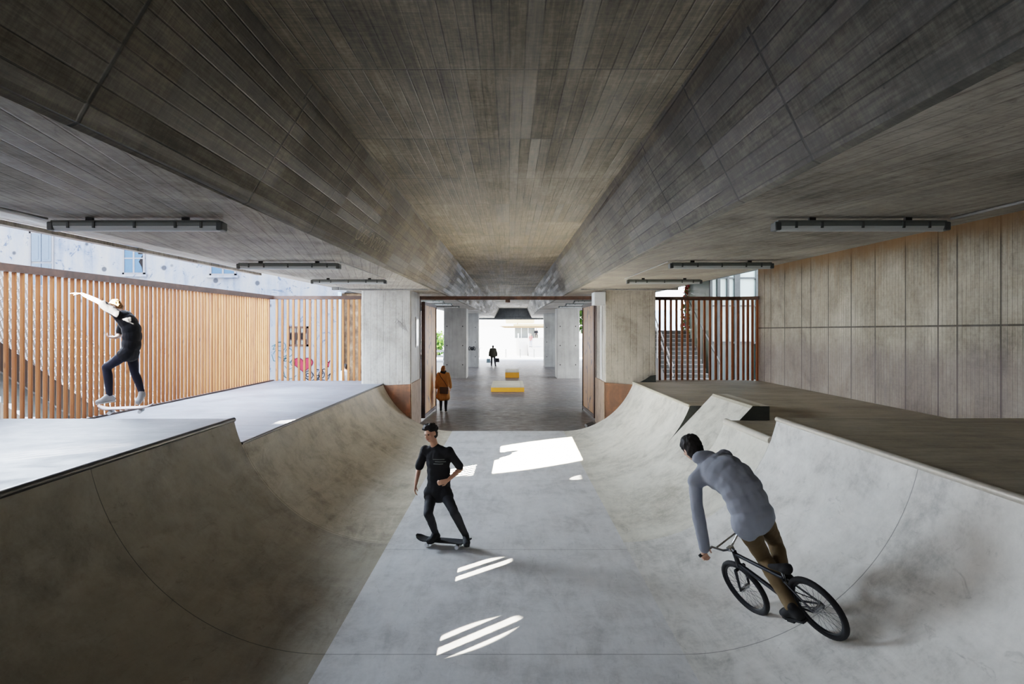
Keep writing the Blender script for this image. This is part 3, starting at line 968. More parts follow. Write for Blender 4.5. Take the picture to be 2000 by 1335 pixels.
def fwin(x0, y0, x1, y1, style):
    a, b = P(x0, y1, HY), P(x1, y0, HY)
    X0, Z0, X1, Z1 = a.x, a.z, b.x, b.z
    fr = MB()
    t = 0.09
    for lo, hi in (((X0, Z0), (X0 + t, Z1)), ((X1 - t, Z0), (X1, Z1)), ((X0, Z0), (X1, Z0 + t)), ((X0, Z1 - t), (X1, Z1))):
        fr.box((lo[0], HY - 0.06, lo[1]), (hi[0], HY + 0.02, hi[1]))
    xm = (X0 + X1) / 2
    if style in ('sash', 'plain'):
        fr.box((xm - 0.04, HY - 0.05, Z0), (xm + 0.04, HY + 0.02, Z1))
        fr.box((X0, HY - 0.045, (Z0 * 0.52 + Z1 * 0.48) - 0.03), (X1, HY + 0.02, (Z0 * 0.52 + Z1 * 0.48) + 0.03))
    if style == 'grid':
        for k in (1, 2, 3, 4):
            q = X0 + (X1 - X0) * k / 5
            fr.box((q - 0.02, HY - 0.05, Z0), (q + 0.02, HY + 0.02, Z1))
        for k in (1, 2):
            q = Z0 + (Z1 - Z0) * k / 3
            fr.box((X0, HY - 0.05, q - 0.02), (X1, HY + 0.02, q + 0.02))
    w = fr.build('window', M['steel_b'] if style == 'grid' else M['frame_w'], house)
    pm = MB()
    if style == 'shut':
        for k in (0, 1):
            q0 = X0 + t + k * (xm - X0 - t) + 0.02
            q1 = q0 + (xm - X0 - t) - 0.04
            for zz0, zz1 in ((Z0 + t, Z0 + (Z1 - Z0) * 0.42), (Z0 + (Z1 - Z0) * 0.46, Z1 - t)):
                pm.box((q0, HY - 0.05, zz0), (q1, HY - 0.012, zz1))
                pm.box((q0 + 0.12, HY - 0.065, zz0 + 0.1), (q1 - 0.12, HY - 0.04, zz1 - 0.1))
        pm.build('shutter', M['shut'], w)
    else:
        pm.box((X0 + 0.02, HY - 0.015, Z0 + 0.02), (X1 - 0.02, HY - 0.004, Z1 - 0.02))
        pm.build('pane', M['void'] if style in ('sash', 'grid') else M['shut2'], w)
        if style == 'sash':
            pm = MB()
            for q0, q1 in ((X0 + 0.1, X0 + 0.52), (xm + 0.04, xm + 0.2)):
                pm.box((q0, HY - 0.03, Z0 + 0.08), (q1, HY - 0.02, Z1 - 0.05))
            pm.prism([(xm + 0.2, Z0 + 0.1), (X1 - 0.12, Z0 + 0.1), (X1 - 0.16, Z0 + 0.35), (X1 - 0.3, Z0 + 0.6), (X1 - 0.1, Z0 + 0.95), (xm + 0.2, Z0 + 0.95)], lambda p, r, t_: Vector((p, t_, r)), HY - 0.03, HY - 0.02)
            pm.build('shutter', M['shut2'], w)
        if style == 'grid':
            pm = MB()
            random.seed(3)
            for k in range(5):
                for j in range(3):
                    if random.random() < 0.5:
                        q0 = X0 + (X1 - X0) * k / 5 + 0.03
                        r0 = Z0 + (Z1 - Z0) * j / 3 + 0.03
                        pm.box((q0, HY - 0.03, r0), (q0 + (X1 - X0) / 5 - 0.06, HY - 0.02, r0 + (Z1 - Z0) / 3 - 0.06))
            pm.build('dusty_pane', M['grey_pl'], w)
    if style in ('sash', 'plain'):
        sm = MB()
        sm.box((X0 - 0.12, HY - 0.16, Z0 - 0.1), (X1 + 0.12, HY, Z0))
        sm.build('sill', M['plaster'], w)
fwin(58, 452, 106, 560, 'shut')
fwin(240, 470, 284, 536, 'sash')
fwin(410, 480, 462, 538, 'plain')
fwin(563, 637, 603, 676, 'grid')
fwin(264, 636, 282, 672, 'grid')
fwin(415, 636, 450, 690, 'grid')

# graffiti: flat paint ribbons on the house front
def paint(name, label, mat, polys, wpx=2.0):
    mb = MB()
    for pl_ in polys:
        pts = [P(px, py, HY - 0.012) for px, py in pl_]
        w = wpx * HY / F / 2
        for p, q in zip(pts, pts[1:]):
            d = (q - p)
            if d.length < 1e-4:
                continue
            d.normalize()
            nrm = Vector((-d.z, 0, d.x)) * w
            e = d * w * 0.5
            mb.add([p - nrm - e, q - nrm + e, q + nrm + e, p + nrm - e], [(0, 1, 2, 3)])
    o = mb.build(name, mat, fix=False)
    tag(o, label, 'graffiti')
    return o
def circ(cx, cy, rx, ry, a0=0, a1=360, n=16):
    return [(cx + rx * math.cos(math.radians(a0 + (a1 - a0) * i / n)), cy + ry * math.sin(math.radians(a0 + (a1 - a0) * i / n))) for i in range(n + 1)]
M['p_red'] = flat_mat('red pink spray paint', hexc(160, 36, 58), 0.8, 0, 0.12, 1.5)
M['p_red2'] = flat_mat('dark red spray paint', hexc(110, 24, 50), 0.8, 0, 0.12, 1.5)
M['p_blk'] = flat_mat('black spray paint', hexc(20, 24, 34), 0.8, 0, 0.2)
M['p_teal'] = flat_mat('teal spray paint', hexc(40, 80, 90), 0.8, 0, 0.2)
mb = MB()
hp = []
for i in range(48):
    t = 2 * PI * i / 48
    hx = 16 * math.sin(t) ** 3
    hy = 13 * math.cos(t) - 5 * math.cos(2 * t) - 2 * math.cos(3 * t) - math.cos(4 * t)
    hp.append(P(592 + hx * 1.18 - (hy - 5) * 0.06, 711 - hy * 1.02, HY - 0.012))
mb.add(hp, [tuple(range(48))])
o = mb.build('heart_graffiti', M['p_red'], fix=False)
tag(o, 'large red painted heart on the white wall below the barred window', 'graffiti')
ob = paint('outline', '', M['p_red2'], [[(p.x * F / HY + CX, CY - (p.z - CAMZ) * F / HY) for p in hp + hp[:1]]], 1.6)
del ob['category']
ob.parent = o
ob.location = (0, -0.006, 0)
paint('graffiti', 'black bubble lettering scribble painted beneath the red heart', M['p_blk'], [
    circ(603, 732, 8, 8), circ(601, 732, 3, 3.5), [(610, 728), (618, 742), (626, 730), (621, 740), (634, 742)],
    circ(620, 727, 4, 6, 40, 300), circ(628, 731, 5.5, 7), circ(627, 731, 2, 3), [(636, 738), (645, 729), (641, 740)], circ(633, 725, 4, 5, 120, 380), [(594, 735), (606, 745), (616, 739)]], 1.5)
paint('graffiti', 'teal and grey spray scribble beside the fence corner', M['p_teal'], [
    circ(548, 676, 10, 9), circ(546, 672, 5, 4), [(531, 676), (538, 672), (533, 682), (541, 680), (534, 690)], circ(564, 688, 7, 8, 180, 470),
    [(552, 706), (560, 698), (566, 708), (572, 700), (574, 716), (562, 722), (556, 714)], circ(566, 729, 13, 10, 20, 200), [(553, 722), (557, 736), (566, 741)],
    [(540, 694), (549, 699), (560, 693), (551, 710)], [(531, 692), (534, 704), (541, 706)], circ(572, 708, 4, 6, 0, 360), circ(557, 702, 4, 3)], 1.2)
paint('graffiti', 'small pink and grey scrawl near the broken plaster corner', M['p_red'], [
    [(638, 706), (641, 716), (644, 704), (640, 712)], circ(640, 712, 4, 5, 90, 300)], 1.6)
paint('graffiti', 'faint pink tag on the white wall, seen through the slats beyond the skater', M['p_red'], [
    [(312, 684), (322, 680), (318, 692), (326, 688)]], 1.6)

# rubble wall at the house corner
n = NT('brown rubble stone')
v = n.voro(n.pos(), 3.2)
g = n.noise(n.pos(), 6.0, 7, 0.7)
c = n.ramp(n.ma('ADD', n.ma('MULTIPLY', g, 0.7), n.ma('MULTIPLY', v, 0.5)), [(0.3, hexc(62, 50, 40)), (0.6, hexc(128, 104, 82)), (0.85, hexc(170, 146, 120))])
M['rubble'] = n.fin(c, 0.9, n.ma('ADD', v, g), 0.8, 0.05)
mb = MB()
mb.box((-7.94, HY + 0.3, -0.3), (-4.9, HY + 3, 4.75))
tag(mb.build('stone_wall', M['rubble'], bevel=0.03), 'brown rubble stone wall beside the house corner behind the slats', 'wall')
mb = MB()
mb.prism([(-7.8, 4.75), (-4.8, 4.75), (-4.8, 5.0), (-7.3, 5.0)], lambda a, b, t: Vector((a, t, b)), HY + 0.1, HY + 3.1)
tag(mb.build('roof_edge', M['black']), 'dark roof edge lying on the rubble stone wall', 'roof')

mb = MB()
mb.prism([(3.6, -0.3), (9.4, -0.3), (9.4, 5.16), (6.45, 5.16), (6.4, 4.55), (3.6, 4.55)], lambda a, b, t: Vector((t, a, b)), -9.75, -9.5)
struct(mb.build('wall_sun_block', M['plaza']), 'added unseen pale wall blocking sun outside the slat fence', 'wall')  # unseen wall added to cut the sun shaft off the jumper
# ------------------------------------------------------------------ outside, tall wall side
root = thing('outdoor_stair', 'outdoor stair with pale nosings and white handrail behind the dark slats', 'stairs', (6.5, 24, -0.01))
ns, rise, run = 18, 0.166, 0.285
mb = MB()
nz = MB()
for i in range(ns):
    ya = 24.2 + i * run
    mb.box((5.84, ya, -0.02), (7.62, ya + run + 0.02, (i + 1) * rise - 0.03))
    nz.box((5.84, ya - 0.03, (i + 1) * rise - 0.03), (7.62, ya + run, (i + 1) * rise))
mb.build('risers', M['end'], root)
nz.build('treads', M['pipe'], root)
mb = MB()
mb.prism([(24.0, -0.05), (29.4, -0.05), (29.4, 3.35), (24.0, 0.35)], lambda a, b, t: Vector((t, a, b)), 5.66, 5.83)
mb.build('cheek_wall', M['pipe'], root)
mb = MB()
for dz in (0.0, -0.35):
    mb.tube([(5.80, 24.2, 1.72 + dz), (5.80, 29.3, 4.75 + dz)], 0.028, 8)
for y in (24.4, 26.8, 29.2):
    mb.tube([(5.80, y, 0.3 + (y - 24) * 0.56), (5.80, y, 1.72 + (y - 24.2) * 0.594)], 0.022, 8)
mb.build('handrail', M['white'], root)
mb = MB()
mb.tube([(7.52, 24.3, 1.75), (7.52, 29.3, 4.6)], 0.03, 8)
for y in (24.5, 29.2):
    mb.tube([(7.52, y, 0.2 + (y - 24.2) * 0.57), (7.52, y, 1.75 + (y - 24.3) * 0.57)], 0.02, 8)
mb.build('handrail', M['grey_pl'], root)
n = NT('red brick')
br = n.t.nodes.new('ShaderNodeTexBrick')
x, y, z = n.xyz()
n.put(br.inputs['Vector'], n.comb(n.ma('ADD', x, y), z, 0.0))
br.inputs['Scale'].default_value = 4.0
br.inputs['Color1'].default_value = (*hexc(150, 92, 78), 1)
br.inputs['Color2'].default_value = (*hexc(176, 120, 104), 1)
br.inputs['Mortar'].default_value = (*hexc(206, 196, 186), 1)
M['brick'] = n.fin(br.outputs[0], 0.85)
mb = MB()
mb.box((8.0, 30.5, -0.3), (8.62, 31.0, 9))
brick = mb.build('brick_building', M['brick'])
tag(brick, 'red brick building corner with climbing vine beside the outdoor stair', 'building')
def leaves(name, mats, spots, size, nper, seed, flat=None):
    random.seed(seed)
    mb = MB()
    for (c, r) in spots:
        for k in range(nper):
            while True:
                q = Vector([random.uniform(-1, 1) for _ in range(3)])
                if 0.25 < q.length < 1:
                    break
            p = Vector(c) + Vector((q.x * r[0], q.y * r[1], q.z * r[2]))
            a = Vector([random.uniform(-1, 1) for _ in range(3)]).normalized()
            b = a.cross(Vector([random.uniform(-1, 1) for _ in range(3)])).normalized()
            s = size * random.uniform(0.6, 1.3)
            mb.add([p - a * s, p + b * s * 0.6, p + a * s, p - b * s * 0.6], [(0, 1, 2, 3)], random.randrange(len(mats)))
    return mb.build(name, mats, fix=False)
M['leaf_g'] = flat_mat('green leaves', hexc(122, 160, 62), 0.6, 0, 0.3, 3)
M['leaf_r'] = flat_mat('red autumn leaves', hexc(192, 70, 66), 0.6, 0, 0.3, 3)
M['leaf_d'] = flat_mat('dark green leaves', hexc(70, 104, 46), 0.6, 0, 0.3, 3)
o = leaves('climbing_vine', [M['leaf_g'], M['leaf_r'], M['leaf_r'], M['leaf_g'], M['leaf_d']], [((8.05, 30.3, 4.7), (0.35, 0.25, 0.8)), ((7.95, 30.3, 3.8), (0.35, 0.25, 0.7)), ((7.85, 30.3, 3.0), (0.25, 0.25, 0.7)), ((8.1, 30.3, 5.6), (0.3, 0.25, 0.7)), ((7.8, 30.3, 2.2), (0.25, 0.25, 0.6)), ((7.8, 30.35, 1.0), (0.25, 0.22, 1.0))], 0.09, 240, 5)
tag(o, 'green and red climbing vine on the brick building', 'vine', None, 'stuff')
# glass pavilion
gb = thing('glass_building', 'glass building with grey steel mullions beside the tall concrete wall', 'building', (9.0, 27.5, -0.01))
mb = MB()
mb.box((7.95, 27.0, 2.5), (13.0, 27.05, 7.5))
mb.box((7.95, 27.05, 0.02), (8.0, 30.4, 7.5))
mb.build('glass_panes', M['glass_g'], gb)
for x, w in ((7.95, 0.1), (8.25, 0.12), (8.62, 0.08), (8.98, 0.22), (9.75, 0.08), (10.6, 0.1), (11.6, 0.1), (12.7, 0.1)):
    mb = MB()
    mb.box((x - w / 2, 26.88, 0), (x + w / 2, 27.02, 7.5))
    mb.build('mullion', M['end'], gb)
mb = MB()
for z, h_ in ((5.05, 0.06), (3.95, 0.05), (2.5, 0.09), (0.15, 0.3), (7.4, 0.2)):
    mb.box((7.9, 26.9, z - h_ / 2), (13.0, 27.0, z + h_ / 2))
mb.build('transoms', M['end'], gb)
mb = MB()
mb.box((7.95, 27.0, 0.02), (13.0, 27.05, 2.5))
mb.build('dark_lower_panes', flat_mat('dark green glass', hexc(62, 78, 72), 0.1, 0, 0.2, 0.8, 0, 0.7), gb)
# low pale block far behind the stair
mb2 = MB()
mb2.box((9.0, 44, -0.3), (16, 50, 4.3))
bo = mb2.build('pale_building', M['bluew'])
tag(bo, 'pale blue-white building seen above the top of the outdoor stair', 'building')

# ------------------------------------------------------------------ plaza beyond the bridge
mb = MB()
mb.box((-40, 110, -0.3), (40, 116, 3.6))
tag(mb.build('plaza_wall', M['white']), 'white sunlit wall closing the far plaza', 'wall')
st = thing('plaza_steps', 'white broad steps rising to the terrace on the far plaza', 'steps', (6, 80, -0.01))
mb = MB()
for i in range(12):
    mb.box((2.2 - 0.12 * i if i > 8 else 2.2, 78.5 + i * 0.42, -0.02), (16, 92, (i + 1) * 0.172))
mb.build('treads', M['plaza'], st)
kb = thing('kiosk', 'kiosk of three grey panels under brown flat canopy on the far terrace', 'kiosk', (2.4, 88, 2.05))
mb = MB()
for i in range(3):
    a, b = P(1005.5 + i * 13.2, 659, 86), P(1018.0 + i * 13.2, 638, 86)
    mb.box((a.x, 86, 2.06), (b.x, 86.3, b.z))
mb.build('panels', M['grey_pl'], kb)
M['canopy'] = flat_mat('brown canopy', hexc(120, 96, 68), 0.7, 0, 0.25, 1)
M['tan'] = flat_mat('tan roof', hexc(214, 190, 148), 0.7, 0, 0.1, 1)
mb = MB()
a, b = P(975, 640, 86), P(1075, 636.5, 86)
mb.prism([(a.x, b.z), (b.x, b.z), (b.x, a.z), (P(985, 0, 86).x, a.z)], lambda p, q, t: Vector((p, t, q)), 85.2, 90)
mb.build('canopy', M['canopy'], kb)
mb = MB()
a, b = P(1003, 636.5, 86), P(1075, 632.5, 86)
mb.box((a.x, 85.6, a.z), (b.x, 90, b.z))
a, b = P(988, 631, 95), P(1042, 624.5, 95)
mb.box((a.x, 92, a.z), (b.x, 98, b.z))
mb.build('roof', M['tan'], kb)
mb = MB()
mb.box((4.9, 88.5, 2.06), (5.0, 90, 4))
mb.box((1.0, 88.5, 2.06), (1.1, 90, 4))
mb.build('back_posts', M['canopy'], kb)
for i, (px, w) in enumerate(((1012.3, 0.09), (1032.8, 0.09), (1053, 0.09))):
    q = P(px, 660, 83.5)
    mb = MB()
    mb.tube([(q.x, 83.5, 2.05), (q.x, 83.5, 2.62)], 0.07, 10)
    mb.tube([(q.x, 83.5, 2.58), (q.x, 83.5, 2.66)], 0.085, 10)
    tag(mb.build('white_post', M['white']), ('short white post below the first kiosk panel', 'short white post below the third kiosk panel', 'short white post right-hand of the kiosk panels')[i].replace('right-hand of', 'past the end of'), 'post', 'posts on the terrace edge')
for i, px in enumerate((988, 1016, 1043)):
    q = P(px, 697, 76)
    mb = MB()
    mb.tube([(q.x, 76, -0.01), (q.x, 76, 0.86)], 0.05, 10)
    mb.tube([(q.x, 76, 0.84), (q.x, 76, 0.93)], 0.062, 10)
    tag(mb.build('bollard', M['grey_pl']), ('thin grey bollard on the plaza, closest to the man with bags', 'thin grey bollard on the plaza, middle one of three', 'thin grey bollard on the plaza, closest to the broad white steps')[i], 'bollard', 'plaza bollards')
q = P(936, 697, 76)
mb = MB()
mb.tube([(q.x, 76, -0.01), (q.x, 76, 0.6), (q.x + 0.03, 76, 0.95), (q.x + 0.12, 76, 1.1), (q.x + 0.2, 76, 1.1)], 0.035, 8)
tag(mb.build('bent_post', M['grey_pl']), 'thin bent post on the plaza beside the shaded pillar with scribble', 'post')

def tree(label, c, rad, seed, mats):
    root = thing('leafy_tree', label, 'tree', (c[0], c[1], -0.02))
    mb = MB()
    mb.tube([(c[0], c[1], -0.05), (c[0] + 0.1, c[1], c[2] * 0.5), (c[0] - 0.1, c[1] + 0.1, c[2] * 0.95)], [0.2, 0.16, 0.08], 8)
    mb.build('trunk', M['canopy'], root)
    random.seed(seed)
    sp = [((c[0] + random.uniform(-rad, rad) * 0.55, c[1] + random.uniform(-rad, rad) * 0.55, c[2] + random.uniform(-rad, rad) * 0.5), (rad * 0.55,) * 3) for _ in range(9)]
    o = leaves('crown', mats, sp, 0.22, 170, seed)
    o.parent = root
    o.matrix_parent_inverse = wm(root).inverted()
tree('bright green tree seen between the bluish pillar and open gate', (8.2, 62, 4.4), 2.0, 11, [M['leaf_g'], M['leaf_g'], M['leaf_d']])
tree('green tree low in the gap beside the tie-holed grey pillar', (-8.6, 80, 1.5), 1.7, 12, [M['leaf_g'], M['leaf_d']])
rl = thing('guard_rail', 'pale guard rail in the gap behind the woman', 'railing', (-6.2, 52, -0.01))
mb = MB()
for z in (0.55, 0.95, 1.35):
    mb.box((-9.5, 52, z), (-4.6, 52.06, z + 0.16))
mb.build('rails', M['white'], rl)
mb = MB()
for x in (-9.2, -7.2, -5.0):
    mb.box((x - 0.05, 52.06, -0.02), (x + 0.05, 52.14, 1.5))
mb.build('posts', M['grey_pl'], rl)

# ------------------------------------------------------------------ yellow ledges
def ledge(label, x0, x1, y0, y1, z):
    root = thing('skate_ledge', label, 'ledge', ((x0 + x1) / 2, (y0 + y1) / 2, 0))
    mb = MB()
    mb.box((x0, y0, 0.0), (x1, y1, z - 0.03))
    mb.build('body', M['yellow'], root, bevel=0.01)
    mb = MB()
    mb.box((x0, y0, z - 0.03), (x0 + 0.14, y1, z))
    mb.box((x1 - 0.14, y0, z - 0.03), (x1, y1, z))
    mb.box((x0 + 0.14, y0, z - 0.03), (x1 - 0.14, y0 + 0.14, z))
    mb.box((x0 + 0.14, y1 - 0.14, z - 0.03), (x1 - 0.14, y1, z))
    mb.build('edge_angle', M['edge'], root)
    mb = MB()
    mb.box((x0 + 0.14, y0 + 0.14, z - 0.03), (x1 - 0.14, y1 - 0.14, z - 0.008))
    mb.build('top_slab', M['slab_top'], root)
ledge('wide low yellow ledge with concrete top, closer to the gate', -0.90, 0.72, 33.2, 37.3, 0.24)
ledge('narrow taller yellow ledge standing behind the wide one', -0.27, 0.61, 43.2, 46.9, 0.36)

# black scribble on the fifth pillar, faint one on the first, chalk scrawl on the beam flank
def ribbon(name, label, mat, pts3, w, nrm):
    mb = MB()
    nrm = Vector(nrm)
    for pl_ in pts3:
        for p, q in zip(pl_, pl_[1:]):
            d = (q - p).normalized()
            s_ = d.cross(nrm) * w / 2
            e = d * w * 0.25
            mb.add([p - s_ - e, q - s_ + e, q + s_ + e, p + s_ - e], [(0, 1, 2, 3)])
    return tag(mb.build(name, mat, fix=False), label, 'graffiti')
random.seed(21)
def scrawl(fn, n, w, h):
    out = []
    for i in range(n):
        cx = i * w / n
        out.append([fn(cx + w / n * (0.5 + 0.45 * math.cos(a * 1.1 + i)), h * (0.5 + 0.45 * math.sin(a * (1 + i % 3 * 0.5) + i * 2))) for a in [k * 0.7 for k in range(9)]])
    return out
f_ = lambda px, py: P(px, py, 55.985)
ribbon('graffiti', 'black tag scribbled on the shaded pillar beside the man with bags', M['p_blk'], scrawl(lambda a, b: f_(915 + a, 676 + b), 4, 13, 8), 0.045, (0, 1, 0))
M['p_grey'] = flat_mat('grey marker', hexc(128, 124, 120), 0.8)
f1 = lambda px, py: P(px, py, 20.205)
ribbon('graffiti', 'faint grey scribble on the pale front pillar', M['p_grey'], [[f1(771 + k * 3.5, 630 - k * 2 + (k % 2) * 4), f1(776 + k * 3.5, 622 + k * 4), f1(781 + k * 3.2, 638 + k * 2)] for k in range(6)], 0.012, (0, 1, 0))
M['chalk'] = flat_mat('pale chalk', hexc(168, 158, 138), 0.9)
def flank(t, u):
    """point on the fence-side beam flank: t = depth, u = 0 bottom .. 1 top"""
    h_ = hz(t)
    x = -2.165 + (2.165 - 1.69) * u
    z = 0.055 + (0.85 - 0.055) * u
    nrm = Vector((0.85, 0, -0.5)).normalized() * 0.004
    return Vector((x, t, h_ + z)) + nrm
ribbon('graffiti', 'pale chalk scrawl low on the fence-side beam flank', M['chalk'], scrawl(lambda a, b: flank(9.2 + a, 0.12 + b), 9, 1.9, 0.24), 0.012, (0.86, 0, -0.5))
# ------------------------------------------------------------------ people
def remesh(mb, vox, smooth=3, noise=None):
    """merge overlapping closed volumes into one continuous skin"""
    me = bpy.data.meshes.new('tmp')
    me.from_pydata(mb.v, [], mb.f)
    me.update()
    o = bpy.data.objects.new('tmp', me)
    COL.objects.link(o)
    r = o.modifiers.new('r', 'REMESH')
    r.mode = 'VOXEL'
    r.voxel_size = vox
    r.adaptivity = 0.0
    if smooth:
        q = o.modifiers.new('s', 'SMOOTH')
        q.factor = 0.5
        q.iterations = smooth
    bpy.context.view_layer.update()
    dg = bpy.context.evaluated_depsgraph_get()
    ev = o.evaluated_get(dg)
    out = bpy.data.meshes.new_from_object(ev)
    bpy.data.objects.remove(o)
    bpy.data.meshes.remove(me)
    if noise:
        fq, am, st = noise
        nr = [v.normal.copy() for v in out.vertices]
        for v, nn in zip(out.vertices, nr):
            c = v.co
            k = mnoise.fractal(Vector((c.x * fq, c.y * fq, c.z * fq * st)), 0.9, 2.0, 3)
            v.co = c + nn * (k * am)
    out.polygons.foreach_set('use_smooth', [True] * len(out.polygons))
    return out

def skin_obj(name, mb, mat, vox, parent=None, smooth=3, noise=None):
    me = remesh(mb, vox, smooth, noise)
    me.name = name
    me.materials.clear()
    me.materials.append(mat)
    for p in me.polygons:
        p.material_index = 0
    o = bpy.data.objects.new(name, me)
    COL.objects.link(o)
    if parent is not None:
        o.parent = parent
        o.matrix_parent_inverse = wm(parent).inverted()
    return o

def V(*a):
    return Vector(a)

def frame(J):
    pel = (J['hipL'] + J['hipR']) / 2
    sh = (J['shL'] + J['shR']) / 2
    ax = (J['shR'] - J['shL']).normalized()
    hx = (J['hipR'] - J['hipL']).normalized()
    up = (sh - pel).normalized()
    return pel, sh, ax, hx, up

def spine(J, t):
    pel, sh, ax, hx, up = frame(J)
    mid = J.get('mid')
    if mid is None:
        return pel.lerp(sh, t)
    ctl = mid * 2 - (pel + sh) / 2
    return pel * (1 - t) ** 2 + ctl * (2 * t * (1 - t)) + sh * t * t

def torso(mb, J, k, inf=0.0, top=1.0, bottom=0.0, slim=1.0):
    pel, sh, ax, hx, up = frame(J)
    for t, r in ((0.0, (0.158, 0.115, 0.12)), (0.18, (0.148, 0.108, 0.12)), (0.36, (0.138, 0.100, 0.12)), (0.55, (0.146, 0.106, 0.13)), (0.74, (0.160, 0.112, 0.13)), (0.88, (0.150, 0.100, 0.10))):
        if not (bottom - 0.01 <= t <= top):
            continue
        if inf > 0.012 and 0.1 < t < 0.7:
            r = (max(r[0], 0.154), max(r[1], 0.110), r[2])
        c = spine(J, t)
        d = (spine(J, min(1, t + 0.08)) - spine(J, max(0, t - 0.08))).normalized()
        a = hx.lerp(ax, t).normalized()
        a = (a - d * a.dot(d)).normalized()
        f = d.cross(a)
        mb.ell(c, tuple(q * k * s_ + inf for q, s_ in zip(r, (slim, slim, 1.0))), (a, f, d))
    if top >= 0.9:
        c = spine(J, 0.97)
        n_ = J['neck'].lerp(c, 0.45)
        for q in 'LR':
            e = J['sh' + q] - up * (0.012 * k)
            mb.cap(spine(J, 0.90), e, 0.070 * k + inf, 0.050 * k + inf * 0.8)
            mb.cap(n_, e.lerp(c, 0.25), 0.046 * k + inf * 0.6, 0.045 * k + inf * 0.7)

def arm(mb, J, s, k, inf=0.0, upto=2.0):
    a, e, w = J['sh' + s], J['el' + s], J['wr' + s]
    t = min(1.0, upto)
    mb.cap(a, a.lerp(e, t), 0.047 * k + inf * 0.75, (0.049 - 0.009 * t) * k + inf)
    if upto > 1.0:
        t = upto - 1.0
        mb.cap(e, e.lerp(w, min(t, 0.35)), 0.040 * k + inf, 0.039 * k + inf)
        if t > 0.35:
            mb.cap(e.lerp(w, 0.35), e.lerp(w, t), 0.039 * k + inf, (0.039 - 0.012 * (t - 0.35) / 0.65) * k + inf)

def leg(mb, J, s, k, inf=0.0, upto=2.0, pel=True):
    h, kn, an = J['hip' + s], J['kn' + s], J['an' + s]
    t = min(1.0, upto)
    mb.cap(h, h.lerp(kn, t), 0.082 * k + inf, (0.082 - 0.028 * t) * k + inf)
    if upto > 1.0:
        t = upto - 1.0
        d = (an - kn)
        f = (kn - h).normalized().cross(V(0, 0, 1))
        back = -J['toe' + s] * 0.012 * k
        mb.cap(kn, kn + d * min(t, 0.32) + back, 0.054 * k + inf, 0.055 * k + inf)
        if t > 0.32:
            mb.cap(kn + d * 0.32 + back, kn + d * t, 0.055 * k + inf, (0.055 - 0.019 * (t - 0.32) / 0.68) * k + inf)

def foot(mb, J, s, k, inf=0.0):
    an, toe = J['an' + s], J['toe' + s].normalized()
    dn = J.get('sole' + s, V(0, 0, -1))
    heel = an + dn * 0.048 * k - toe * 0.045 * k
    ball = an + dn * 0.058 * k + toe * 0.115 * k
    tip = an + dn * 0.064 * k + toe * 0.165 * k
    side = toe.cross(dn).normalized()
    mb.cap(an + dn * 0.005, heel, 0.036 * k + inf, 0.034 * k + inf)
    mb.cap(an + toe * 0.02, ball + side * 0.012 * k, 0.036 * k + inf, 0.030 * k + inf)
    mb.cap(heel, ball - side * 0.012 * k, 0.033 * k + inf, 0.030 * k + inf)
    mb.cap(ball + side * 0.016 * k, tip + side * 0.010 * k, 0.028 * k + inf, 0.022 * k + inf)
    mb.cap(ball - side * 0.016 * k, tip - side * 0.012 * k, 0.028 * k + inf, 0.022 * k + inf)

def hand(mb, w, d, n, k, curl=0.45, flip=1.0, thick=1.0):
    """w wrist, d towards the fingers, n towards the palm side, flip which side the thumb is on"""
    d = d.normalized()
    n = (n - d * n.dot(d)).normalized()
    s = d.cross(n) * flip
    r = 0.0098 * k * thick
    palm_end = w + d * 0.088 * k
    for q in (-0.028, -0.010, 0.010, 0.027):
        mb.cap(w + d * 0.012 * k + s * q * 0.55 * k, palm_end + s * q * k, 0.0155 * k * thick, 0.0125 * k * thick, 10)
    for q, L in ((0.029, 0.070), (0.0100, 0.080), (-0.0095, 0.075), (-0.028, 0.058)):
        p = palm_end + s * q * k
        dd = (d + s * q * 2.0).normalized()
        a = 0.0
        for i, fr in enumerate((0.45, 0.32, 0.23)):
            a += curl * (0.8 if i == 0 else 1.1)
            e = dd * math.cos(a) + n * math.sin(a)
            p2 = p + e * (L * fr * k)
            mb.cap(p, p2, r * (1 - 0.08 * i), r * (0.92 - 0.08 * i), 8)
            p = p2
    p = w + d * 0.022 * k + s * 0.026 * k
    e1 = (d * 0.75 + s * 0.75 + n * 0.35).normalized()
    p2 = p + e1 * 0.042 * k
    mb.cap(p, p2, 0.0140 * k * thick, 0.0115 * k * thick, 8)
    e2 = (d * 0.95 + s * 0.15 + n * (0.3 + curl * 0.5)).normalized()
    mb.cap(p2, p2 + e2 * 0.034 * k, 0.0110 * k * thick, 0.0092 * k * thick, 8)

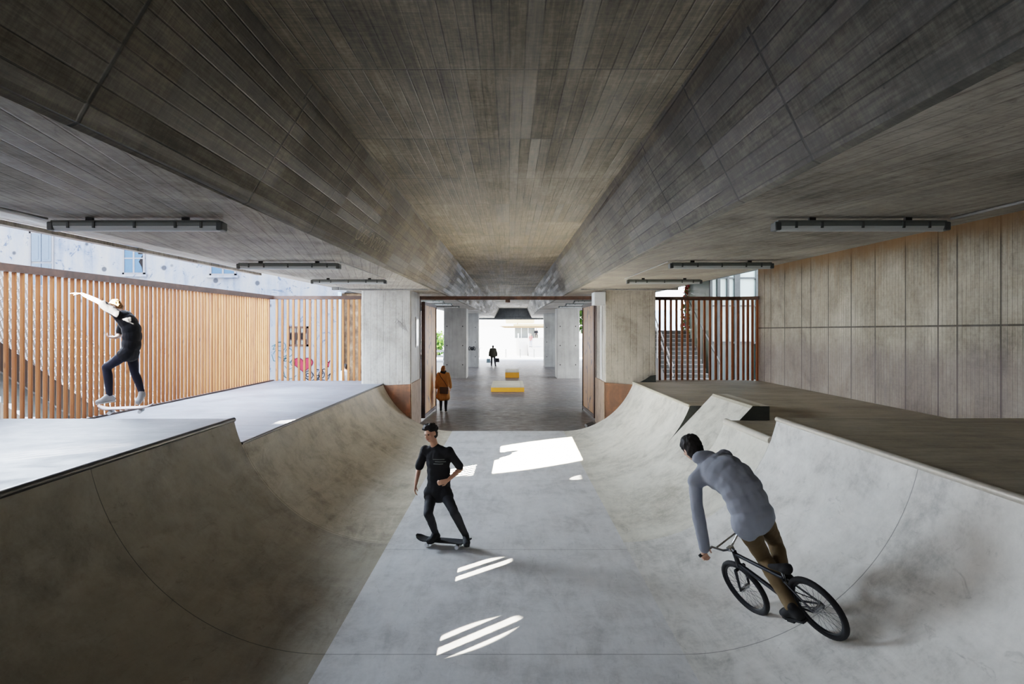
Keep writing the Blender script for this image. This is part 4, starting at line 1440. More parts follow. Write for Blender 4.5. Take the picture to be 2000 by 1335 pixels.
def head(mb, hc, f, u, k, neck):
    f = f.normalized()
    u = (u - f * u.dot(f)).normalized()
    r = f.cross(u)
    A = (r, f, u)
    mb.ell(hc + u * 0.030 * k - f * 0.010 * k, (0.074 * k, 0.094 * k, 0.088 * k), A)
    mb.ell(hc - u * 0.030 * k + f * 0.018 * k, (0.060 * k, 0.070 * k, 0.085 * k), A)
    mb.ell(hc - u * 0.088 * k + f * 0.052 * k, (0.026 * k, 0.024 * k, 0.022 * k), A)
    mb.cap(hc + f * 0.086 * k + u * 0.012 * k, hc + f * 0.106 * k - u * 0.026 * k, 0.008 * k, 0.0145 * k, 8)
    for q in (-1, 1):
        mb.ell(hc + r * q * 0.016 * k + f * 0.098 * k - u * 0.028 * k, (0.009 * k,) * 3, A, 8, 6)
        mb.ell(hc + r * q * 0.075 * k - f * 0.008 * k - u * 0.006 * k, (0.010 * k, 0.020 * k, 0.032 * k), A, 10, 8)
        mb.cap(hc + r * q * 0.012 * k + f * 0.084 * k + u * 0.026 * k, hc + r * q * 0.048 * k + f * 0.068 * k + u * 0.026 * k, 0.010 * k, 0.009 * k, 8)
        mb.ell(hc + r * q * 0.040 * k + f * 0.060 * k - u * 0.030 * k, (0.022 * k, 0.020 * k, 0.022 * k), A, 10, 8)
    mb.cap(hc + r * -0.016 * k + f * 0.083 * k - u * 0.060 * k, hc + r * 0.016 * k + f * 0.083 * k - u * 0.060 * k, 0.0085 * k, 0.0085 * k, 8)
    mb.cap(neck, hc - u * 0.055 * k - f * 0.018 * k, 0.056 * k, 0.052 * k)
    return r, f, u

M['skin'] = flat_mat('skin', hexc(206, 158, 132), 0.55, 0, 0.06, 12)
M['skin_l'] = flat_mat('light skin', hexc(226, 186, 164), 0.55, 0, 0.05, 12)
M['skin_d'] = flat_mat('shaded skin', hexc(112, 78, 60), 0.6, 0, 0.05, 12)
M['eye'] = flat_mat('dark eye', hexc(40, 30, 26), 0.25)
M['lip'] = flat_mat('lips', hexc(172, 104, 96), 0.5)
M['c_black'] = flat_mat('black cloth', hexc(30, 30, 33), 0.9, 0, 0.2, 5)
M['c_black2'] = flat_mat('washed black denim', hexc(36, 37, 42), 0.85, 0, 0.25, 6)
M['c_navy'] = flat_mat('dark navy cloth', hexc(36, 38, 52), 0.85, 0, 0.2, 6)
M['c_grey'] = flat_mat('blue grey jersey', hexc(146, 151, 162), 0.9, 0, 0.12, 5)
M['c_tan'] = flat_mat('olive tan cotton', hexc(104, 86, 58), 0.85, 0, 0.2, 5)
M['c_camel'] = flat_mat('camel wool', hexc(200, 150, 92), 0.9, 0, 0.12, 5)
M['c_green'] = flat_mat('dark olive jacket', hexc(58, 54, 42), 0.85, 0, 0.2, 5)
M['c_white'] = flat_mat('white cotton', hexc(228, 230, 232), 0.9, 0, 0.05, 5)
M['c_red'] = flat_mat('dull red cloth', hexc(150, 96, 92), 0.9, 0, 0.15, 5)
M['hair_d'] = flat_mat('dark brown hair', hexc(28, 22, 19), 0.7, 0, 0.3, 40)
M['hair_b'] = flat_mat('blond hair', hexc(140, 100, 60), 0.6, 0, 0.3, 40)
M['shoe_g'] = flat_mat('pale grey suede', hexc(168, 166, 164), 0.8, 0, 0.12, 9)
M['shoe_b'] = flat_mat('black suede', hexc(24, 24, 26), 0.8, 0, 0.2, 9)
M['sole'] = flat_mat('off white rubber', hexc(196, 192, 184), 0.7, 0, 0.08, 9)

def person(label, J, spec, group=None):
    k = spec.get('k', 1.0)
    vox = spec.get('vox', 0.0085)
    skin = spec.get('skin', M['skin'])
    pel, sh, ax, hx, up = frame(J)
    mb = MB()
    torso(mb, J, k, -0.016)
    for s in 'LR':
        arm(mb, J, s, k, -0.003)
        leg(mb, J, s, k, -0.014)
        foot(mb, J, s, k * 0.92)
        hd = J.get('hd' + s) or (J['wr' + s] - J['el' + s])
        pn = J.get('pn' + s) or (ax * (-1 if s == 'R' else 1))
        hand(mb, J['wr' + s], hd, pn, k, J.get('curl' + s, 0.4), J.get('flip' + s, 1.0), spec.get('fing', 1.0))
    r, f, u = head(mb, J['head'], J['face'], J['hup'], k, J['neck'])
    body = skin_obj('person', mb, skin, vox, None, 2)
    tag(body, label, 'person', group)
    hc = J['head']
    if spec.get('facial', True):
        for q in (-1, 1):
            e = MB()
            e.ell(hc + r * q * 0.031 * k + f * 0.076 * k + u * 0.006 * k, (0.0125 * k, 0.009 * k, 0.0085 * k), (r, f, u), 12, 8)
            e.build('eye', M['eye'], body, smooth=True)
        e = MB()
        e.cap(hc + r * -0.018 * k + f * 0.089 * k - u * 0.060 * k, hc + r * 0.018 * k + f * 0.089 * k - u * 0.060 * k, 0.006 * k, 0.006 * k, 8)
        e.build('mouth', M['lip'], body, smooth=True)
    # trousers
    mb = MB()
    ti = spec.get('tr_inf', 0.012)
    torso(mb, J, k, ti * 0.8, top=0.2)
    for s in 'LR':
        leg(mb, J, s, k, ti, 1.0 + spec.get('tr_len', 0.95))
    skin_obj('trousers', mb, spec['trousers'], max(vox, 0.010), body, 3, (9.0, 0.006, 0.5))
    # top
    mb = MB()
    ii = spec.get('top_inf', 0.016)
    torso(mb, J, k, ii)
    sl_ = spec.get('sleeve', 0.6)
    for s in 'LR':
        arm(mb, J, s, k, spec.get('sl_inf', ii * 0.8), sl_)
        if spec.get('hem', 0.0):
            hp = J['hip' + s]
            mb.cap(hp, hp.lerp(J['kn' + s], spec['hem']), 0.086 * k + ii, 0.080 * k + ii)
    mb.cap(spine(J, 0.93), spine(J, 1.0).lerp(J['neck'], spec.get('collar', 0.45)), 0.066 * k + ii * 0.5, 0.058 * k + ii * 0.3)
    if spec.get('extra_top'):
        spec['extra_top'](mb, J, k)
    skin_obj(spec.get('top_name', 'shirt'), mb, spec['top'], max(vox, 0.010), body, 3, (7.0, 0.010, 0.6))
    # shoes
    for s in 'LR':
        mb = MB()
        foot(mb, J, s, k, 0.010)
        mb.cap(J['an' + s] - J.get('sole' + s, V(0, 0, -1)) * 0.02, J['an' + s], 0.042 * k, 0.044 * k)
        sh_ = skin_obj('shoe', mb, spec['shoes'], max(vox, 0.009), body, 2)
        mb = MB()
        an, toe = J['an' + s], J['toe' + s].normalized()
        dn = J.get('sole' + s, V(0, 0, -1))
        sd = toe.cross(dn).normalized()
        prof = [(-0.085, -0.03), (-0.09, 0.0), (-0.085, 0.03), (0.02, 0.036), (0.12, 0.045), (0.17, 0.034), (0.188, 0.0), (0.17, -0.034), (0.12, -0.045), (0.02, -0.036)]
        mb.prism([(a * k, b * k) for a, b in prof], lambda a, b, t: an + toe * a + sd * b + dn * t, 0.082 * k, 0.102 * k)
        mb.build('sole', spec.get('sole', M['sole']), sh_)
    # hair or headwear
    mb = MB()
    kind = spec.get('hair', 'short')
    if kind == 'mop':
        random.seed(5)
        mb.ell(hc + u * 0.058 * k - f * 0.024 * k, (0.090 * k, 0.098 * k, 0.080 * k), (r, f, u))
        mb.ell(hc - u * 0.01 * k - f * 0.045 * k, (0.085 * k, 0.065 * k, 0.085 * k), (r, f, u))
        for i in range(60):
            q = Vector((random.uniform(-1, 1), random.uniform(-1, 0.9), random.uniform(-0.3, 1)))
            if q.y > 0.1 and q.z < 0.35:
                continue
            q.normalize()
            p = hc + u * 0.050 * k - f * 0.012 * k + r * q.x * 0.092 * k + f * q.y * 0.094 * k + u * q.z * 0.088 * k
            mb.ell(p, (0.027 * k, 0.027 * k, 0.024 * k), None, 8, 6)
    elif kind == 'long':
        mb.ell(hc + u * 0.034 * k - f * 0.016 * k, (0.086 * k, 0.100 * k, 0.092 * k), (r, f, u))
        mb.ell(hc - u * 0.05 * k - f * 0.055 * k, (0.085 * k, 0.060 * k, 0.11 * k), (r, f, u))
        for q in (-1, 1):
            mb.cap(hc + r * q * 0.07 * k + u * 0.02 * k - f * 0.02 * k, hc + r * q * 0.072 * k - u * 0.12 * k - f * 0.035 * k, 0.028 * k, 0.022 * k)
    elif kind == 'beanie':
        mb.ell(hc + u * 0.036 * k - f * 0.014 * k, (0.092 * k, 0.112 * k, 0.098 * k), (r, f, u))
        mb.ell(hc - u * 0.02 * k - f * 0.045 * k, (0.088 * k, 0.076 * k, 0.09 * k), (r, f, u))
        mb.ell(hc - u * 0.09 * k - f * 0.055 * k, (0.070 * k, 0.050 * k, 0.06 * k), (r, f, u))
    else:
        mb.ell(hc + u * 0.044 * k - f * 0.018 * k, (0.080 * k, 0.097 * k, 0.082 * k), (r, f, u))
        mb.ell(hc - u * 0.01 * k - f * 0.05 * k, (0.072 * k, 0.055 * k, 0.075 * k), (r, f, u))
    skin_obj('hair', mb, spec['hair_mat'], max(vox, 0.008), body, 1, (34.0, 0.010, 0.6))
    return body

# --- skateboarder in black, centre of the lane -----------------------------------
Ys = 9.36
def S(px, py, dy=0.0):
    return P(px, py, Ys + dy)
J = dict(
    head=S(841, 846, -0.06), neck=S(848, 868, 0.0), face=V(-0.55, -0.8, -0.22), hup=V(-0.12, 0, 1),
    shR=S(830, 877, 0.06), shL=S(877, 880, -0.06), hipR=S(843, 961, 0.05), hipL=S(869, 962, -0.03), mid=S(857, 922, 0.04),
    elR=S(818, 915, 0.16), wrR=S(812, 945, 0.02), elL=S(900, 915, 0.05), wrL=S(874, 938, -0.16),
    knR=S(836, 1003, -0.30), anR=S(851, 1041, -0.02), knL=S(887, 1000, -0.30), anL=S(910, 1046, -0.06),
    toeR=V(-0.45, -0.9, 0), toeL=V(0.15, -1, 0), hdR=V(-0.1, -0.4, -1), pnR=V(1, 0, 0), hdL=V(-1, -0.3, -0.25), pnL=V(0, 0.9, 0.1), curlL=0.5, flipR=-1.0)
def tied(mb, J, k):
    pass
skater = person('skateboarder in black T-shirt and black trousers rolling on the flat lane', J, dict(
    k=0.97, skin=M['skin'], trousers=M['c_black2'], tr_inf=0.008, top=M['c_black'], top_name='t_shirt', sleeve=0.85, top_inf=0.024, sl_inf=0.020, hem=0.16,
    shoes=M['shoe_b'], sole=M['shoe_b'], hair='mop', hair_mat=M['hair_d']))
# pale print on the shirt front
mb = MB()
c = S(858, 897, -0.16)
for i, (a, b) in enumerate(((-0.09, 0.07), (-0.06, 0.09), (-0.08, 0.05))):
    z = c.z - 0.03 * i
    mb.tube([(c.x + a, c.y + 0.02 - abs(a) * 0.1, z), (c.x, c.y - 0.005, z), (c.x + b, c.y + 0.01, z)], 0.005, 6)
mb.build('shirt_print', M['grey_pl'], skater)

def skateboard(label, c, ax, up, mdeck, wheelmat, L=0.80, W=0.20):
    """c: middle of the deck, ax: long direction, up: deck normal"""
    ax = ax.normalized()
    up = (up - ax * up.dot(ax)).normalized()
    sd = up.cross(ax)
    root = thing('skateboard', label, 'skateboard', tuple(c - up * 0.1))
    mb = MB()
    n = 24
    top, bot = [], []
    for i in range(n + 1):
        t = -1 + 2 * i / n
        s = t * L / 2
        e = max(0, abs(t) - 0.66) / 0.34
        zz = 0.055 * e ** 1.5
        wd = W / 2 * math.sqrt(max(0.02, 1 - (max(0, abs(t) - 0.76) / 0.245) ** 2))
        for q in (-1, -0.5, 0, 0.5, 1):
            con = 0.006 * q * q
            top.append(c + ax * s + sd * (q * wd) + up * (zz + con + 0.006))
            bot.append(c + ax * s + sd * (q * wd) + up * (zz + con - 0.006))
    vs = top + bot
    N = len(top)
    fs = []
    for i in range(n):
        for j in range(4):
            a = i * 5 + j
            fs.append((a, a + 1, a + 6, a + 5))
            fs.append((N + a, N + a + 5, N + a + 6, N + a + 1))
    for i in range(n):
        for j in (0, 4):
            a = i * 5 + j
            fs.append((a, a + 5, N + a + 5, N + a))
    for i in (0, n):
        for j in range(4):
            a = i * 5 + j
            fs.append((a, a + 1, N + a + 1, N + a))
    mb.add(vs, fs)
    mb.build('deck', mdeck, root, smooth=True)
    for s in (-1, 1):
        p = c + ax * (s * L * 0.27)
        mb = MB()
        mb.bar(p - sd * 0.07 - up * 0.045, p + sd * 0.07 - up * 0.045, 0.022, 0.022, up)
        mb.prism([(-0.035, -0.006), (0.035, -0.006), (0.018, -0.045), (-0.018, -0.045)], lambda a, b, t: p + ax * a + up * b + sd * t, -0.03, 0.03)
        tr = mb.build('truck', M['pipe'], root)
        for q in (-1, 1):
            mb = MB()
            w_ = p + sd * (q * 0.082) - up * 0.048
            mb.tube([w_ - sd * 0.016, w_ + sd * 0.016], 0.027, 16)
            mb.build('wheel', wheelmat, tr, smooth=True)
    return root
M['grip'] = flat_mat('black grip deck', hexc(34, 35, 38), 0.9, 0, 0.15, 30)
M['worn_deck'] = flat_mat('worn pale deck', hexc(170, 156, 152), 0.7, 0, 0.12, 8)
a_, b_ = P(812, 1051, 9.47), P(922, 1057, 9.27)
cb = (a_ + b_) / 2
cb.z = 0.081
ax_ = (b_ - a_)
ax_.z = 0
skateboard('black skateboard rolling under the skater in black', cb, ax_, V(0, 0, 1), M['grip'], M['c_white'], 0.80, 0.21)

# --- jumping skater in front of the slat fence -----------------------------------
Yj = 10.5
def S(px, py, dy=0.0):
    return P(px, py, Yj + dy)
J = dict(
    head=S(226, 600, 0.02), neck=S(238, 613, 0.0), face=V(-0.80, -0.15, -0.6), hup=V(-0.55, 0, 0.8),
    shR=S(243, 617, 0.17), shL=S(229, 613, -0.16), hipR=S(257, 689, 0.09), hipL=S(249, 689, -0.09), mid=S(257, 646, 0.0),
    elL=S(192, 588, -0.24), wrL=S(160, 574, -0.30), elR=S(232, 655, 0.16), wrR=S(226, 659, -0.10),
    knL=S(208, 717, -0.10), anL=S(214, 773, -0.05), knR=S(263, 727, 0.10), anR=S(277, 766, 0.16),
    toeL=V(-0.75, -0.5, -0.12), toeR=V(0.1, -0.75, -0.35), hdL=V(-1, -0.1, 0.12), pnL=V(0, 0, -1), hdR=V(-0.8, -0.5, 0.1), pnR=V(0.2, -0.2, 1), curlL=0.15, curlR=0.7)
jumper = person('jumping skateboarder in black with one bare arm flung up, in front of the slat fence', J, dict(
    k=0.98, skin=M['skin_l'], trousers=M['c_navy'], tr_inf=0.010, top=M['c_black'], top_name='t_shirt', sleeve=0.75, top_inf=0.028, sl_inf=0.02, hem=0.15,
    shoes=M['shoe_g'], hair='short', hair_mat=M['hair_b']))
cj = P(246, 797, Yj + 0.02)
skateboard('worn pale skateboard in mid air beneath the jumping skater', cj, V(1, 0.25, 0.02), V(-0.05, -0.1, 1), M['worn_deck'], M['c_white'], 0.78, 0.20)

# --- cyclist on the tall pale ramp -----------------------------------------------
RH = V(2.62, 5.80, 0.606)
FH = P(1455, 1147, 6.75)
bf = (FH - RH)
WB = bf.length
bf.normalize()
bu = V(-0.47, 0, 0.88)
bu = (bu - bf * bu.dot(bf)).normalized()
bs = bf.cross(bu)
def B(a, b, c=0.0):
    return RH + bf * a + bu * b + bs * c
bike = thing('bicycle', 'black bike with high bars ridden down the tall pale ramp', 'bicycle', tuple(B(0.5, -0.3)))
M['tyre'] = flat_mat('tyre rubber', hexc(26, 26, 28), 0.8, 0, 0.15, 20)
M['bike_b'] = flat_mat('black bike paint', hexc(30, 32, 38), 0.35, 0.1, 0.1)
M['chrome'] = flat_mat('bright metal', hexc(176, 178, 182), 0.25, 0.9, 0.05)
def wheel(name, a):
    R = 0.300
    w_ = thing(name, None, None, tuple(B(a, 0)))
    w_.parent = bike
    w_.matrix_parent_inverse = wm(bike).inverted()
    c = B(a, 0)
    ring = lambda r, off=0.0: [c + (bf * math.cos(t) + bu * math.sin(t)) * r + bs * off for t in [2 * PI * i / 40 for i in range(40)]]
    mb = MB()
    mb.tube(ring(R - 0.026), 0.026, 10, closed=True)
    mb.build('tyre', M['tyre'], w_, smooth=True)
    mb = MB()
    mb.tube(ring(R - 0.055), 0.013, 8, closed=True)
    mb.build('rim', M['bike_b'], w_, smooth=True)
    mb = MB()
    mb.tube([c - bs * 0.05, c + bs * 0.05], 0.022, 12)
    mb.tube([c - bs * 0.062, c + bs * 0.062], 0.008, 8)
    mb.build('hub', M['chrome'], w_, smooth=True)
    mb = MB()
    for i in range(32):
        t = 2 * PI * i / 32
        o_ = 0.03 if i % 2 else -0.03
        t2 = t + (0.5 if i % 4 < 2 else -0.5)
        mb.tube([c + (bf * math.cos(t2) + bu * math.sin(t2)) * 0.02 + bs * o_, c + (bf * math.cos(t) + bu * math.sin(t)) * (R - 0.06)], 0.0016, 4)
    mb.build('spokes', M['chrome'], w_)
wheel('rear_wheel', 0.0)
wheel('front_wheel', WB)
BBp = (0.37, -0.01)
mb = MB()
st, ht, hb = (0.25, 0.27), (WB - 0.16, 0.40), (WB - 0.125, 0.29)
mb.tube([B(*BBp), B(*st)], 0.016, 10)
mb.tube([B(*BBp), B(*hb)], 0.021, 10)
mb.tube([B(st[0] + 0.01, st[1] - 0.03), B(*ht)], 0.018, 10)
mb.tube([B(hb[0] + 0.01, hb[1] - 0.03), B(ht[0] - 0.008, ht[1] + 0.03)], 0.024, 10)
for q in (-1, 1):
    mb.tube([B(BBp[0] - 0.03, BBp[1], q * 0.03), B(0.0, 0.0, q * 0.058)], 0.010, 8)
    mb.tube([B(st[0], st[1] - 0.05, q * 0.02), B(0.0, 0.0, q * 0.058)], 0.009, 8)
mb.tube([B(BBp[0], BBp[1], -0.045), B(BBp[0], BBp[1], 0.045)], 0.024, 12)
mb.build('frame', M['bike_b'], bike, smooth=True)
mb = MB()
for q in (-1, 1):
    mb.tube([B(hb[0] + 0.02, hb[1] - 0.05, q * 0.055), B(WB, 0, q * 0.058)], [0.017, 0.011], 10)
mb.tube([B(hb[0] + 0.02, hb[1] - 0.05, -0.06), B(hb[0] + 0.02, hb[1] - 0.05, 0.06)], 0.018, 10)
mb.build('fork', M['bike_b'], bike, smooth=True)
mb = MB()
cl = (WB - 0.11, 0.455)
mb.tube([B(ht[0] - 0.01, ht[1] + 0.03), B(cl[0] - 0.04, cl[1])], 0.016, 10)
mb.bar(B(cl[0] - 0.05, cl[1]), B(cl[0] + 0.01, cl[1]), 0.05, 0.04, bu)
mb.build('stem', M['chrome'], bike)
mb = MB()
gy = (0.78, 0.62)
mb.tube([B(gy[0], gy[1], -0.36), B(gy[0] + 0.01, gy[1] - 0.005, -0.21), B(cl[0], cl[1] + 0.02, -0.07), B(cl[0], cl[1], -0.03), B(cl[0], cl[1], 0.03), B(cl[0], cl[1] + 0.02, 0.07), B(gy[0] + 0.01, gy[1] - 0.005, 0.21), B(gy[0], gy[1], 0.36)], 0.0115, 10)
mb.tube([B((gy[0] + cl[0]) / 2 + 0.01, (gy[1] + cl[1]) / 2 + 0.02, -0.14), B((gy[0] + cl[0]) / 2 + 0.01, (gy[1] + cl[1]) / 2 + 0.02, 0.14)], 0.009, 8)
mb.build('handlebar', M['chrome'], bike, smooth=True)
for q in (-1, 1):
    mb = MB()
    mb.tube([B(gy[0], gy[1], q * 0.25), B(gy[0], gy[1], q * 0.375)], 0.016, 10)
    mb.build('grip', M['tyre'], bike, smooth=True)
mb = MB()
mb.tube([B(st[0], st[1] - 0.02), B(st[0] - 0.02, st[1] + 0.06)], 0.013, 8)
mb.build('seat_post', M['chrome'], bike, smooth=True)
mb = MB()
mb.cap(B(st[0] - 0.12, st[1] + 0.085), B(st[0] + 0.12, st[1] + 0.075), 0.05, 0.022, 12)
mb.cap(B(st[0] - 0.11, st[1] + 0.085, -0.03), B(st[0] - 0.02, st[1] + 0.08, 0), 0.03, 0.03, 12)
mb.cap(B(st[0] - 0.11, st[1] + 0.085, 0.03), B(st[0] - 0.02, st[1] + 0.08, 0), 0.03, 0.03, 12)
me_ = skin_obj('saddle', mb, M['tyre'], 0.008, bike, 3)
mb = MB()
mb.tube([B(BBp[0] + 0.085 * math.cos(t), BBp[1] + 0.085 * math.sin(t), 0.05) for t in [2 * PI * i / 28 for i in range(28)]], 0.006, 6, closed=True)
mb.bar(B(BBp[0] - 0.085, BBp[1], 0.05), B(BBp[0] + 0.085, BBp[1], 0.05), 0.012, 0.03, bu)
mb.bar(B(BBp[0], BBp[1] - 0.085, 0.05), B(BBp[0], BBp[1] + 0.085, 0.05), 0.012, 0.03, bf)
mb.build('chain_ring', M['chrome'], bike)
mb = MB()
mb.tube([B(BBp[0], BBp[1] + 0.085, 0.05), B(0, 0.035, 0.05), B(-0.035, 0, 0.05), B(0, -0.035, 0.05), B(BBp[0], BBp[1] - 0.085, 0.05)], 0.005, 6)
mb.build('chain', M['black'], bike)
CR = 0.165
ca = math.radians(200)
pedL = (BBp[0] + CR * math.cos(ca), BBp[1] + CR * math.sin(ca))
pedR = (BBp[0] - CR * math.cos(ca), BBp[1] - CR * math.sin(ca))
for q, pd in ((-1, pedL), (1, pedR)):
    mb = MB()
    mb.bar(B(*BBp, q * 0.06), B(*pd, q * 0.075), 0.018, 0.026, bs)
    cr_ = mb.build('crank', M['chrome'], bike)
    mb = MB()
    mb.bar(B(pd[0] - 0.045, pd[1], q * 0.13), B(pd[0] + 0.045, pd[1], q * 0.13), 0.09, 0.018, bu)
    mb.tube([B(*pd, q * 0.07), B(*pd, q * 0.13)], 0.007, 6)
    mb.build('pedal', M['tyre'], cr_)
soleD = -bu
hipc = P(1470, 1012, 6.05)
shc = P(1386, 912, 6.42)
J = dict(
    head=P(1350, 874, 6.66), neck=P(1372, 897, 6.52), face=(bf * 0.9 + V(-0.15, 0.3, -0.25)), hup=V(-0.35, 0.25, 0.9),
    shL=shc - bs * 0.185 + V(0, 0, -0.02), shR=shc + bs * 0.185, hipL=hipc - bs * 0.09, hipR=hipc + bs * 0.09, mid=P(1437, 940, 6.18),
    wrL=B(gy[0] - 0.055, gy[1] + 0.045, -0.32), wrR=B(gy[0] - 0.055, gy[1] + 0.045, 0.32),
    elL=P(1362, 990, 6.30), elR=P(1468, 962, 6.52),
    anL=B(pedL[0] - 0.075, pedL[1] + 0.115, -0.135), anR=B(pedR[0] - 0.075, pedR[1] + 0.115, 0.135),
    knL=P(1491, 1088, 6.42), knR=P(1512, 1055, 6.62),
    toeL=bf, toeR=bf, soleL=soleD, soleR=soleD,
    hdL=(bf * 0.75 - bu * 0.65), hdR=(bf * 0.75 - bu * 0.65), pnL=(-bu * 0.7 - bf * 0.6), pnR=(-bu * 0.7 - bf * 0.6), curlL=0.8, curlR=0.8, flipL=-1.0, flipR=1.0)
def hood(mb, J, k):
    pel, sh, ax, hx, up = frame(J)
    mb.ell(J['neck'] - V(0.0, 0.07, -0.03) , (0.12, 0.07, 0.075), None)
    mb.ell(spine(J, 0.05), (0.175, 0.15, 0.14), None)
person('cyclist in grey hooded top and tan trousers leaning down the pale ramp', J, dict(
    k=1.03, skin=M['skin_l'], trousers=M['c_tan'], tr_inf=0.018, top=M['c_grey'], top_name='hooded_top', sleeve=1.95, top_inf=0.036, sl_inf=0.020, hem=0.10, extra_top=hood,
    collar=1.0, shoes=M['shoe_b'], sole=M['shoe_b'], hair='beanie', hair_mat=M['hair_d']))

# --- standing and walking people --------------------------------------------------
def stand(base, yaw, H, stride=0.2, swing=0.12, arms=0.0):
    R = Matrix.Rotation(yaw, 4, 'Z')
    T = lambda x, y, z: Vector(base) + (R @ Vector((x * H / 1.75, y * H / 1.75, z * H / 1.75)))
    d = lambda x, y, z: R @ Vector((x, y, z))
    J = dict(head=T(0, 0.02, 1.635), neck=T(0, -0.01, 1.48), face=d(0, 1, -0.05), hup=V(0, 0, 1),
             shL=T(-0.185, 0, 1.44), shR=T(0.185, 0, 1.44), hipL=T(-0.09, 0, 0.93), hipR=T(0.09, 0, 0.93),
             elL=T(-0.25 - arms, -swing * 0.7, 1.15), elR=T(0.25 + arms, swing * 0.5, 1.15),
             wrL=T(-0.27 - arms, -swing * 0.6 + 0.06, 0.90), wrR=T(0.27 + arms, swing + 0.06, 0.90),
             knL=T(-0.10, stride * 0.55 + 0.03, 0.50), anL=T(-0.10, stride, 0.10),
             knR=T(0.10, -stride * 0.15 + 0.03, 0.50), anR=T(0.10, -stride, 0.105),
             toeL=d(0, 1, 0), toeR=d(0, 1, 0), pnL=d(1, 0, 0), pnR=d(-1, 0, 0))
    return J, T, d

J, T, d = stand((-2.43, 25.1, 0), 0.06, 1.68, 0.13, 0.06)
def coat(mb, J, k):
    for z0, z1, r0, r1 in ((1.40, 1.0, 0.155, 0.165), (1.0, 0.56, 0.17, 0.205)):
        for x in (-0.09, -0.03, 0.03, 0.09):
            mb.cap(T(x * 0.9, 0, z0), T(x * 1.3, 0, z1), r0 * 0.72, r1 * 0.72)
woman = person('woman in long camel coat and dark scarf walking away through the gate', J, dict(
    k=0.95, skin=M['skin_l'], trousers=M['c_navy'], tr_inf=0.012, top=M['c_camel'], top_name='long_coat', sleeve=1.95, top_inf=0.025, sl_inf=0.024, extra_top=coat,
    shoes=M['shoe_b'], hair='long', hair_mat=M['hair_b'], vox=0.010))
mb = MB()
mb.tube([T(0.09 * math.cos(t), 0.02 + 0.09 * math.sin(t), 1.49 + 0.02 * math.sin(2 * t)) for t in [2 * PI * i / 16 for i in range(16)]], 0.045, 10, closed=True)
mb.tube([T(0.08 * math.cos(t), 0.02 + 0.085 * math.sin(t), 1.545) for t in [2 * PI * i / 16 for i in range(16)]], 0.035, 10, closed=True)
skin_obj('scarf', mb, M['c_black'], 0.011, woman, 2, (9, 0.01, 1))
bag = thing('shoulder_bag', 'dark brown shoulder bag hanging at the hip of the woman in the camel coat', 'bag', tuple(T(0.12, -0.22, 0.8)))
M['leather'] = flat_mat('dark brown leather', hexc(66, 44, 32), 0.5, 0, 0.2, 6)
mb = MB()
mb.prism([(-0.13, 0.72), (0.19, 0.70), (0.20, 0.93), (-0.12, 0.95)], lambda a, b, t: T(a, t, b), -0.33, -0.235)
mb.build('bag_body', M['leather'], bag, bevel=0.02)
mb = MB()
mb.prism([(-0.135, 0.84), (0.20, 0.82), (0.205, 0.955), (-0.125, 0.965)], lambda a, b, t: T(a, t, b), -0.342, -0.225)
mb.build('flap', M['leather'], bag, bevel=0.01)
mb = MB()
mb.tube([T(0.18, -0.28, 0.94), T(0.05, -0.225, 1.15), T(-0.10, -0.20, 1.35), T(-0.16, -0.10, 1.48), T(-0.17, 0.03, 1.53)], 0.011, 8)
mb.build('strap', M['leather'], bag)

J, T, d = stand((-1.38, 57.2, 0), 0.0, 1.74, 0.16, 0.02, 0.03)
J['toeR'] = d(0.3, 1, 0)
J.update(anL=T(-0.13, 0.12, 0.10), anR=T(0.21, -0.16, 0.11), knL=T(-0.12, 0.08, 0.50), knR=T(0.16, -0.03, 0.50))
man = person('man in dark olive jacket walking away carrying two bags', J, dict(
    k=1.12, skin=M['skin_d'], trousers=M['c_black2'], tr_inf=0.02, top=M['c_green'], top_name='jacket', sleeve=1.95, top_inf=0.065, sl_inf=0.045, hem=0.15,
    shoes=M['shoe_b'], hair='short', hair_mat=M['hair_d'], vox=0.014, fing=1.4, facial=False))
M['bag_blue'] = flat_mat('pale blue bag', hexc(128, 150, 160), 0.7, 0, 0.1, 4)
def carry(label, w_, mat, s):
    root = thing('carrier_bag', label, 'bag', (w_.x, w_.y, w_.z - 0.55))
    mb = MB()
    h0 = w_.z - 0.10
    mb.prism([(-0.17, h0 - 0.50), (0.17, h0 - 0.50), (0.15, h0 - 0.16), (-0.15, h0 - 0.16)], lambda a, b, t: V(w_.x + a, w_.y + t, b), -0.07, 0.07)
    mb.build('bag_body', mat, root, bevel=0.02)
    mb = MB()
    for q in (-0.05, 0.05):
        mb.tube([(w_.x - 0.08, w_.y + q, h0 - 0.17), (w_.x - 0.05, w_.y + q * 0.5, h0 - 0.03), (w_.x + 0.05, w_.y + q * 0.5, h0 - 0.03), (w_.x + 0.08, w_.y + q, h0 - 0.17)], 0.012, 6)
    mb.build('handles', mat, root)
carry('pale blue carrier bag in the hand of the man in the olive jacket', J['wrL'] + V(-0.08, 0, 0), M['bag_blue'], -1)
carry('black carrier bag in the hand of the man in the olive jacket', J['wrR'] + V(0.07, 0, 0.05), M['c_black'], 1)

J, T, d = stand((-6.35, 26.4, -0.02), 1.2, 1.70, 0.15, 0.08)
person('person in white shirt with dark hair behind the slats by the grey pillar', J, dict(
    k=1.0, skin=M['skin'], trousers=M['c_navy'], top=M['c_white'], top_name='shirt', sleeve=1.5, top_inf=0.04, sl_inf=0.03,
    shoes=M['shoe_b'], hair='short', hair_mat=M['hair_d'], vox=0.012, fing=1.3))

